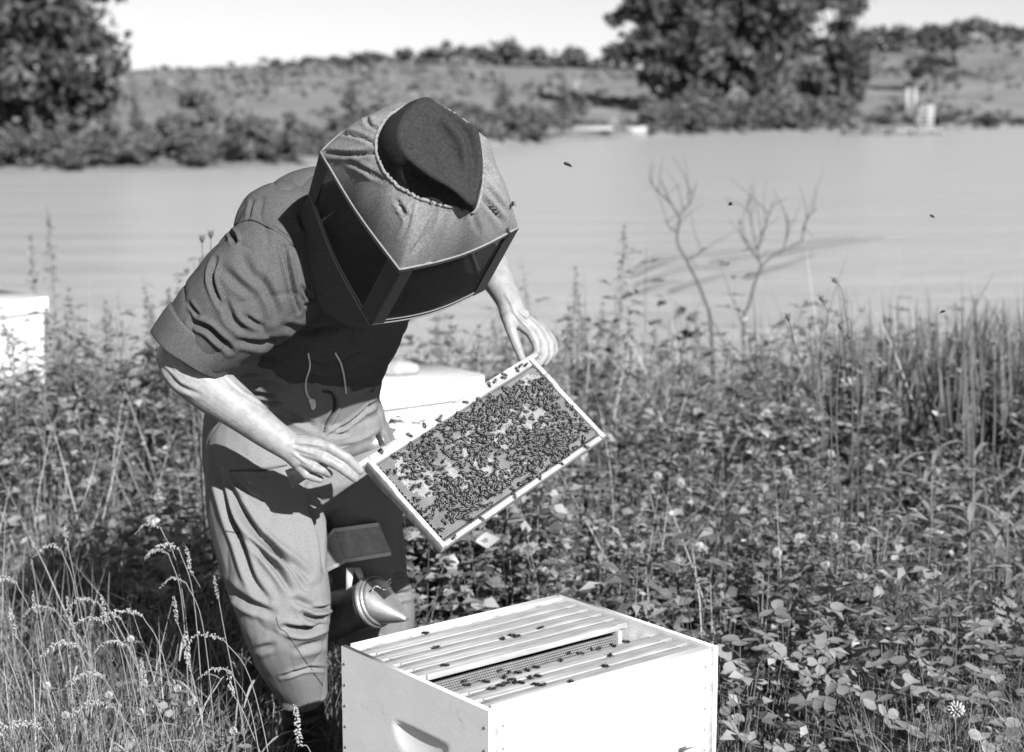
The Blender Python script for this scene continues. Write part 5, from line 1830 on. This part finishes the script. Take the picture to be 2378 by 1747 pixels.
for i, (X, Y, nod, sz) in enumerate(GS):
    u, v = zl(X, Y)
    Yd = 3.55 - (v - 1150) / 500 * .85
    if X == 1895: Yd = 2.95
    lab = ('grass stalk with a nodding pale seed head at the left foot of the beekeeper' if nod else 'grass stalk with an upright pale seed head at the left foot of the beekeeper')
    lab = lab.replace('pale seed head', 'heavy pale seed head' if sz > 1.45 else 'slight pale seed head' if sz < 1.15 else 'pale seed head')
    if X == 1895: lab = 'pale grass spike standing out against the dark boot'
    grass_stalk(u, v, Yd, nod, sz, lab, 'nodding grass stalks' if nod else 'upright grass stalks')

# --- tall dry stalks with dark flower heads
def dry_stalk(pts, Y, label, heads=1, r0=.0016, group='dry stalks with dark heads'):
    w = [P(u, v, Y) for u, v in pts]
    b0 = w[0]
    g = float(gz(b0.x, Y))
    base = Vector((b0.x + .02, Y, g))
    o = thing('dry_stalk', base, label, 'dry stalk', group)
    c = catmull([(base.x, base.y, base.z)] + [tuple(p) for p in w], 6) - np.array(base)
    m = MB(); m.tube(c, np.linspace(r0 * 1.2, r0 * .7, len(c)), 5); m.build('stem', 'drystem', o, True)
    m = MB()
    tip = c[-1]; d = c[-1] - c[-2]; d /= np.linalg.norm(d)
    s = .010
    V, F4, F3 = tube_np([tip, tip + d * s * .6, tip + d * s * 1.3, tip + d * s * 1.6], [.0018, .005, .0085, .004], 8)
    m.add(V, [F4, F3])
    for k_ in range(7):
        a = k_ * .9
        q = tip + d * s * 1.2
        m.tube([q, q + d * .010 + np.array([math.cos(a), math.sin(a) * .7, .1]) * .011], [.0012, .0003], 3)
    m.build('flower_head', 'drystem', o)
    return o
for pts, Y, lab in [
    ([(1842, 1010), (1795, 880), (1752, 775), (1733, 706)], 4.2, 'leaning dry stalk with a dark cup shaped head over the clover, the one tilting farthest'),
    ([(1838, 905), (1842, 800), (1845, 724)], 4.5, 'straight dry stalk with a broad dark head by the reeds'),
    ([(1884, 905), (1878, 800), (1866, 745)], 4.6, 'slim dry stalk with a narrow dark head nearest the reeds'),
    ([(1826, 985), (1824, 880), (1823, 794)], 4.3, 'short dry stalk with a small dark head standing lowest among the clover stalks'),
    ([(1795, 850), (1812, 740), (1818, 690), (1808, 664)], 4.6, 'dry stalk with a hooked tip bending over the water'),
    ([(1872, 770), (1858, 700), (1850, 640), (1838, 622)], 4.8, 'tallest dry stalk with a tiny bent head above the reeds'),
    ([(440, 650), (444, 590), (444, 534)], 4.4, 'dry stalk with a forked dark head just behind the shoulder'),
    ([(470, 640), (464, 580), (463, 524)], 4.4, 'dry stalk touching the shoulder, the taller of the pair'),
    ([(425, 690), (428, 650), (430, 622)], 4.4, 'stub of a dry stalk behind the rolled sleeve')]:
    dry_stalk(pts, Y, lab)

# --- clover plants with big leaves and blossoms
def clover_leaf(m, c, a, l, tilt, r):
    ta = r.random() * 6.28; tilt = abs(r.normal(.35, .4))
    for da in (-2.1, 0, 2.1):
        d = np.array([math.cos(a + da), math.sin(a + da), tilt * math.cos(a + da - ta) + r.normal() * .25])
        s = np.cross(d, np.array([-tilt * math.cos(ta), -tilt * math.sin(ta), 1]) + r.normal(0, .22, 3)); s /= np.linalg.norm(s); d /= np.linalg.norm(d); n = np.cross(s, d)
        V = [np.array(c)]
        prof = [(.12, .12), (.35, .33), (.62, .40), (.86, .30), (1.0, .10)]
        for t, w in prof: V.append(c + d * l * t + s * l * w + n * l * .10 * w)
        for t, w in prof[::-1]: V.append(c + d * l * t - s * l * w + n * l * .10 * w)
        V = np.array(V); k_ = len(V)
        mid = c + d * l * .55 - n * l * .03
        V = np.vstack([V, mid])
        F = [[i, (i + 1) % k_, k_] for i in range(k_)]
        m.add(V, [F])

def clover_plant(tip, nleaf, label, group, blossom=True, seed=0, leafl=.022, fs=1.0):
    r = np.random.default_rng(seed)
    bx, by = tip.x + r.normal() * .03, tip.y + r.normal() * .03
    base = np.array([bx, by, float(gz(bx, by))])
    o = thing('clover_plant', base, label, 'clover', group)
    rel = np.array(tip) - base
    st = MB()
    if blossom:
        st.tube(catmull([(0, 0, 0), rel * np.array([.3, .3, .55]), rel - np.array([0, 0, .006 * fs])], 5), np.linspace(.0018, .0012, 11), 5)
    for i in range(nleaf):
        if not blossom and i == 0:
            e = rel
        else:
            a = r.random() * 6.28
            e = rel * np.array([1, 1, .62 + .36 * r.random()]) + np.array([math.cos(a), math.sin(a), 0]) * (.02 + .035 * r.random())
        st.tube(catmull([(0, 0, 0), e * np.array([.4, .4, .6]), e], 4), np.linspace(.0013, .0008, 9), 4)
        lf = MB(); clover_leaf(lf, e, r.random() * 6.28, leafl * (.8 + .4 * r.random()), .15, r); lf.build('leaf', 'bigleaf', o)
    st.build('stem', 'stem', o, True)
    if blossom:
        fl = MB()
        n = 46
        for i in range(n):
            z = 1 - 1.65 * (i + .5) / n
            a = i * 2.39996
            q = math.sqrt(max(0, 1 - z * z))
            d = np.array([q * math.cos(a), q * math.sin(a), z])
            c = rel + d * .006 * fs
            e = rel + d * .0135 * fs + np.array([0, 0, .003 * fs])
            fl.tube([c, c * .4 + e * .6, e], [.0012 * fs, .0019 * fs, .0006 * fs], 4)
        fl.build('blossom', 'flower', o)
        for i in range(3):
            bl = MB()
            a = i * 2.1 + r.random()
            V, F = leaflet(rel - np.array([0, 0, .008]), (math.cos(a), math.sin(a), .1), (0, 0, 1), .026, .007); bl.add(V, [F]); bl.build('bract', 'bigleaf', o)
    return o
def zc(X, Y): return ((1650 + X * .33106) / KD, (1200 + Y * .33111) / KD)
def zm(X, Y): return ((1400 + X * .43486) / KD, (750 + Y * .43478) / KD)
sd_ = 0
for X, Y, f, h in [(465, 262, zc, .42), (855, 148, zc, .42), (800, 340, zc, .40), (1085, 228, zc, .36), (1410, 432, zc, .33), (1590, 420, zc, .33), (1720, 1365, zc, .36), (1015, 222, zc, .37),
                   (515, 700, zm, .42), (290, 822, zm, .42), (415, 862, zm, .40), (985, 802, zm, .42), (1220, 1150, zm, .40), (930, 1232, zm, .40), (1215, 702, zm, .42), (1040, 1170, zm, .38), (860, 1070, zm, .40)]:
    u, v = f(X, Y)
    big = (X == 1720)
    clover_plant(onplane(u, v, h), 4, 'clover with a round white blossom in the corner of the meadow, largest of the blossoms' if big else 'clover with a round pale blossom in the leafy growth beyond the open hive',
                 'white blossomed clover plants', True, 500 + sd_, .020, 1.35 if big else 1.0)
    sd_ += 1
for X, Y, h, l in [(210, 870, .36, .030), (560, 720, .36, .026), (1040, 1075, .28, .030), (1125, 870, .30, .033), (800, 760, .33, .026), (770, 930, .30, .020), (1850, 800, .30, .028), (1905, 1100, .27, .026), (150, 640, .38, .026), (450, 655, .36, .024), (820, 545, .36, .026), (330, 740, .34, .020),
                   (20, 830, .36, .026), (1680, 700, .31, .026), (2040, 640, .33, .028), (1960, 1280, .26, .028), (2080, 1480, .25, .030), (540, 1500, .2, .022), (330, 1160, .22, .018), (90, 1250, .22, .018), (700, 1120, .27, .027), (900, 1180, .26, .025), (1250, 1000, .29, .027), (1400, 1180, .27, .028), (1550, 950, .30, .026), (650, 980, .30, .025), (1150, 1300, .24, .028), (1350, 780, .32, .025), (1600, 1250, .26, .028), (420, 920, .32, .027), (250, 1050, .28, .024), (960, 640, .35, .026)]:
    u, v = zc(X, Y)
    clover_plant(onplane(u, v, h + .05), 5, ('big leaved' if l > .027 else 'small leaved' if l < .023 else 'middling') + ' clover without blossom, leaves spread ' + ('close by the open hive' if X < 700 else 'in the grass beyond the open hive' if X < 1500 else 'by the large white blossom'), 'broad leaved clover beside the open hive', False, 600 + sd_, l * 1.35)
    sd_ += 1
for X, Y in [(925, 1212), (1140, 1250), (1100, 1212), (1500, 1522), (840, 930), (1230, 1340), (700, 1290), (420, 1420), (900, 1400), (300, 1230)]:
    u, v = zl(X, Y)
    p = P(u, v, 3.25 - (v - 1500) / 500 * .8)
    clover_plant(p, 5, 'small clover plant with a white bud in the bright grass by the dark boot', 'clover in the bright grass', True, 700 + sd_, .020, .62)
    sd_ += 1
# broad pale folded leaf plant among the clover
def broad_plant(u, v, h, label, n=5, ll=.10, w=.024, name='broad_leaf_weed', m='milkweed', arch=.35, upw=1.2, cat='weed', group=None, seed=0, stem_h=None):
    r = np.random.default_rng(900 + seed)
    tip = onplane(u, v, h)
    g = float(gz(tip.x, tip.y))
    base = np.array([tip.x, tip.y, g])
    o = thing(name, base, label, cat, group)
    H = h - g
    st = MB(); st.tube([(0, 0, 0), (.005, 0, H * .5), (0, 0, H)], [.0035, .003, .0018], 6); st.build('stem', 'stem', o, True)
    for i in range(n):
        t = .45 + .55 * i / max(1, n - 1)
        a = i * 2.4 + r.random()
        V, F = leaf_long((0, 0, H * t), (math.cos(a), math.sin(a), upw * (.5 + .8 * r.random())), ll * (.75 + .5 * r.random()), w, arch * (.6 + .8 * r.random()), 7)
        q = MB(); q.add(V, [F]); q.build('leaf', m, o, True)
    return o
broad_plant(1600, 1010, .42, 'weed with upright pale folded leaves rising above the dark clover', 6, .11, .020, seed=1, arch=.1, upw=2.6)
broad_plant(1700, 1010, .40, 'low weed with one broad pale leaf beside the upright folded leaves', 3, .10, .022, seed=2, arch=.2, upw=.5)
for i, (u, v, h, lab) in enumerate([(2048, 1000, .50, 'tall weed with long arching leaves nearest the dry stalks'), (2140, 985, .50, 'weed with the widest arching pale leaves, between reeds and clover'),
                                    (2215, 1080, .48, 'weed with long drooping leaves in front of the reeds'), (2130, 1130, .44, 'low weed with narrow spreading leaves under the arching ones'),
                                    (2228, 1260, .42, 'weed with star shaped tuft of leaves beside the fine grass')]):
    broad_plant(u, v, h, lab, 10, .17 if i < 3 else .11, .010, 'arching_weed', 'milkweed', .55, .9, 'weed', None, 20 + i)

# --- tall weeds at the lake edge (blurred)
def weed_meshes(r, H=1.0, nl=34, ll=.075, spike=True):
    m = MB()
    lean = r.normal(0, .07, 2)
    m.tube(catmull([(0, 0, 0), (lean[0] * .3, lean[1] * .3, H * .5), (lean[0], lean[1], H)], 5), np.linspace(.005, .0015, 11), 5)
    st = m.mesh('stem', True); st.materials.append(M['stem'])
    m = MB()
    for i in range(nl):
        t = .15 + .83 * i / nl
        c = np.array([lean[0] * t * t, lean[1] * t * t, H * t])
        a = i * 2.4
        V, F = leaf_long(c, (math.cos(a), math.sin(a), .6 + r.normal() * .3), ll * (1.15 - .75 * t) * (.7 + .6 * r.random()), .006 + .004 * r.random(), .5, 4)
        m.add(V, [F])
    if spike:
        for i in range(60):
            t = r.random()
            a = r.random() * 6.28
            c = np.array([lean[0], lean[1], H * (.80 + .22 * t)]) + np.array([math.cos(a), math.sin(a), .3]) * .05 * (1 - t) * r.random()
            V, F = leaflet(c, r.normal(size=3) + [0, 0, .7], (0, 0, 1), .022, .006); m.add(V, [F])
    lf = m.mesh('foliage'); lf.materials.append(M['leaf2'])
    return st, lf
WV = [weed_meshes(np.random.default_rng(60 + i), 1.0, 30 + 4 * i, .07 + .01 * i, i % 2 == 0) for i in range(5)]
TOPU = [-100, 0, 150, 250, 350, 430, 600, 1060, 1150, 1250, 1350, 1450, 1600, 1680, 1750, 1850, 1950, 2249, 2400]
TOPV = [640, 640, 655, 640, 610, 680, 720, 700, 665, 660, 690, 720, 735, 790, 770, 745, 720, 690, 690]
wr = np.random.default_rng(123)
kk = 0
def weed(u, vtop, Y, lab, grp):
    global kk
    p = P(u, vtop, Y)
    g = float(gz(p.x, Y))
    H = max(.25, p.z - g)
    if bool(blocked(np.array([p.x]), np.array([Y]))[0]):
        return
    if grp:
        lab = lab.replace('tall leafy weed', ('tall' if H > 1.15 else 'knee high' if H < .7 else 'waist high') + (' tufted' if kk % 5 % 2 == 0 else ' plain') + ' leafy weed')
    o = thing('tall_weed', (p.x, Y, g - .02), lab, 'weed', grp, wr.random() * 6.28)
    sx = min(1.0, .55 + .35 * H)
    o.scale = (sx, sx, H)
    link('stem', WV[kk % 5][0], o); link('foliage', WV[kk % 5][1], o)
    kk += 1
for u in np.arange(-120, 520, 15):
    uu = u + wr.normal() * 9; Y = wr.uniform(5.6, 9.2)
    weed(uu, np.interp(uu, TOPU, TOPV) + wr.uniform(-25, 130), Y, 'tall leafy weed in the blurred growth around the lone white hive', 'weeds left of the beekeeper')
for u in np.arange(-60, 130, 9):
    weed(u + wr.normal() * 5, wr.uniform(775, 840), wr.uniform(6.6, 7.3), 'tall leafy weed hiding the foot of the lone white hive', 'weeds before the lone white hive')
for u in np.arange(960, 1720, 13):
    uu = u + wr.normal() * 8; Y = wr.uniform(5.8, 9.2)
    weed(uu, np.interp(uu, TOPU, TOPV) + wr.uniform(-25, 120), Y, 'tall leafy weed in the blurred growth between the beekeeper and the bare saplings', 'weeds right of the beekeeper')
for u in np.arange(1700, 2380, 22):
    uu = u + wr.normal() * 10; Y = wr.uniform(6.0, 9.0)
    weed(uu, np.interp(uu, TOPU, TOPV) + wr.uniform(30, 190), Y, 'tall leafy weed mixed into the reed bed', 'weeds in the reed bed')
for (u, vt, Y, lab) in [(1355, 500, 8.6, 'tall dark flowering weed spike rising against the water beside the hand'), (1250, 585, 8.0, 'thin weed reaching above the growth beside the raised hand'), (1180, 560, 8.8, 'faint tall weed just outside the veil and arm'),
                        (1300, 640, 7.6, 'leafy weed spike leaning beside the dark flowering spike'), (372, 590, 7.6, 'tall weed spike against the water left of the sleeve'), (120, 470, 10.0, 'faint very tall grass stalk over the lake left of the beekeeper'), (95, 520, 9.6, 'faint tall grass stalk beside the very tall one')]:
    weed(u, vt, Y, lab, None)

# --- reed clumps
def reed_mesh(r, n=34, H=1.0):
    m = MB()
    for i in range(n):
        a = r.random() * 6.28; q = .12 * math.sqrt(r.random())
        d = (math.cos(a) * .22 + .10, math.sin(a) * .22, 1.0 + .4 * r.random())
        V, F = leaf_long((q * math.cos(a), q * math.sin(a), 0), d, H * (.7 + .45 * r.random()), .0045 + .003 * r.random(), .12 * r.random(), 6, up=(math.cos(a + 1), math.sin(a + 1), .0))
        m.add(V, [F])
    me = m.mesh('blades', True); me.materials.append(M['reed'])
    return me
RM = [reed_mesh(np.random.default_rng(80 + i)) for i in range(4)]
for i, (u, vt, Y) in enumerate([(1765, 740, 8.6), (1900, 690, 8.0), (1940, 700, 7.0), (1985, 670, 7.8), (2030, 690, 6.8), (2065, 660, 7.6), (2110, 690, 6.4), (2150, 650, 7.4), (2180, 700, 6.0), (2215, 640, 7.2), (2250, 660, 6.4), (2290, 640, 7.0), (2340, 650, 6.6), (2120, 640, 8.4), (2010, 650, 8.6), (2235, 620, 8.2), (1870, 720, 8.8)] + [(1890 + k_ * 19 + 9 * math.sin(k_ * 2.3), 690 + 50 * math.sin(k_ * 1.7) - k_ * 1.5, 6.2 + 2.2 * ((k_ * .37) % 1)) for k_ in range(24)]):
    p = P(u, vt, Y); g = float(gz(p.x, Y)); H = p.z - g
    o = thing('reed_clump', (p.x, Y, g - .02), ('short' if H < .95 else 'very tall' if H > 1.45 else 'tall') + ' clump of upright reed blades at the water, ' + ('close to the dry stalks' if u < 1940 else 'behind the arching weeds' if u < 2140 else 'deep in the reed bed'), 'reeds', 'reed clumps at the lake edge', wr.random() * 1.2 - .6)
    o.scale = (1, 1, H / 1.08)
    link('blades', RM[i % 4], o)

# --- bare saplings and the fallen branch in the water
def bare_sapling(trunk, branches, Y, label):
    w = [P(u, v, Y) for u, v in trunk]
    g = float(gz(w[0].x, Y))
    base = Vector((w[0].x + .05, Y, g))
    o = thing('bare_sapling', base, label, 'sapling')
    c = catmull([tuple(base)] + [tuple(p) for p in w], 6) - np.array(base)
    m = MB(); m.tube(c, np.linspace(.010, .003, len(c)), 7); m.build('trunk', 'twig', o, True)
    for br_ in branches:
        q = catmull([tuple(P(u, v, Y + dy)) for u, v, dy in br_], 5) - np.array(base)
        m = MB(); m.tube(q, np.linspace(.005, .002, len(q)), 5)
        for k_ in range(2, len(q) - 1, 2):
            d = wr.normal(size=3) * .10 + np.array([0, 0, .16])
            m.tube([q[k_], q[k_] + d * .5, q[k_] + d + wr.normal(size=3) * .02], [.0025, .002, .001], 4)
        m.build('branch', 'twig', o, True)
bare_sapling([(1563, 740), (1546, 655), (1512, 580), (1487, 530), (1492, 482), (1470, 440), (1452, 395)],
             [[(1490, 480, 0), (1518, 440, .1), (1530, 400, .1)], [(1475, 448, 0), (1440, 415, -.1), (1425, 395, -.1)], [(1508, 572, 0), (1530, 560, .1), (1548, 545, .15)], [(1488, 510, 0), (1470, 500, -.1), (1462, 480, -.1)]], 9.6, 'crooked bare sapling leaning toward the beekeeper over the lake')
bare_sapling([(1632, 740), (1645, 670), (1664, 605), (1682, 575), (1720, 550), (1762, 530)],
             [[(1672, 590, 0), (1660, 540, .1), (1648, 480, .1), (1640, 445, .1)], [(1664, 548, 0), (1686, 480, -.1), (1700, 440, -.1)], [(1762, 530, 0), (1768, 490, 0), (1795, 455, 0)], [(1722, 549, 0), (1730, 500, .1), (1728, 470, .1)], [(1668, 575, 0), (1630, 520, .1), (1622, 480, .1)]], 9.8, 'bare forked sapling with spreading twigs, farther from the beekeeper')
def fallen():
    c = onplane(1620, 590, WATER_Z)
    o = thing('fallen_branch', (c.x, c.y, WATER_Z), 'dead branches lying in the water behind the bare saplings', 'dead branches')
    for pts in [[(1390, 606), (1480, 575), (1560, 565), (1640, 548)], [(1395, 625), (1500, 600), (1600, 590)], [(1392, 592), (1440, 572), (1490, 566)], [(1560, 575), (1680, 565), (1800, 535), (1880, 520)], [(1640, 610), (1720, 590), (1790, 560)], [(1470, 640), (1580, 615), (1680, 600)], [(1700, 560), (1820, 545), (1940, 520)], [(1400, 645), (1460, 630), (1500, 622)]]:
        q = [np.array(onplane(u, v, WATER_Z + .03)) - np.array(o.location) for u, v in pts]
        q = catmull(q, 5); q[:, 2] += np.sin(np.linspace(0, 3.1, len(q))) * .06
        m = MB(); m.tube(q, np.linspace(.013, .006, len(q)), 6); m.build('limb', 'twig', o, True)
fallen()
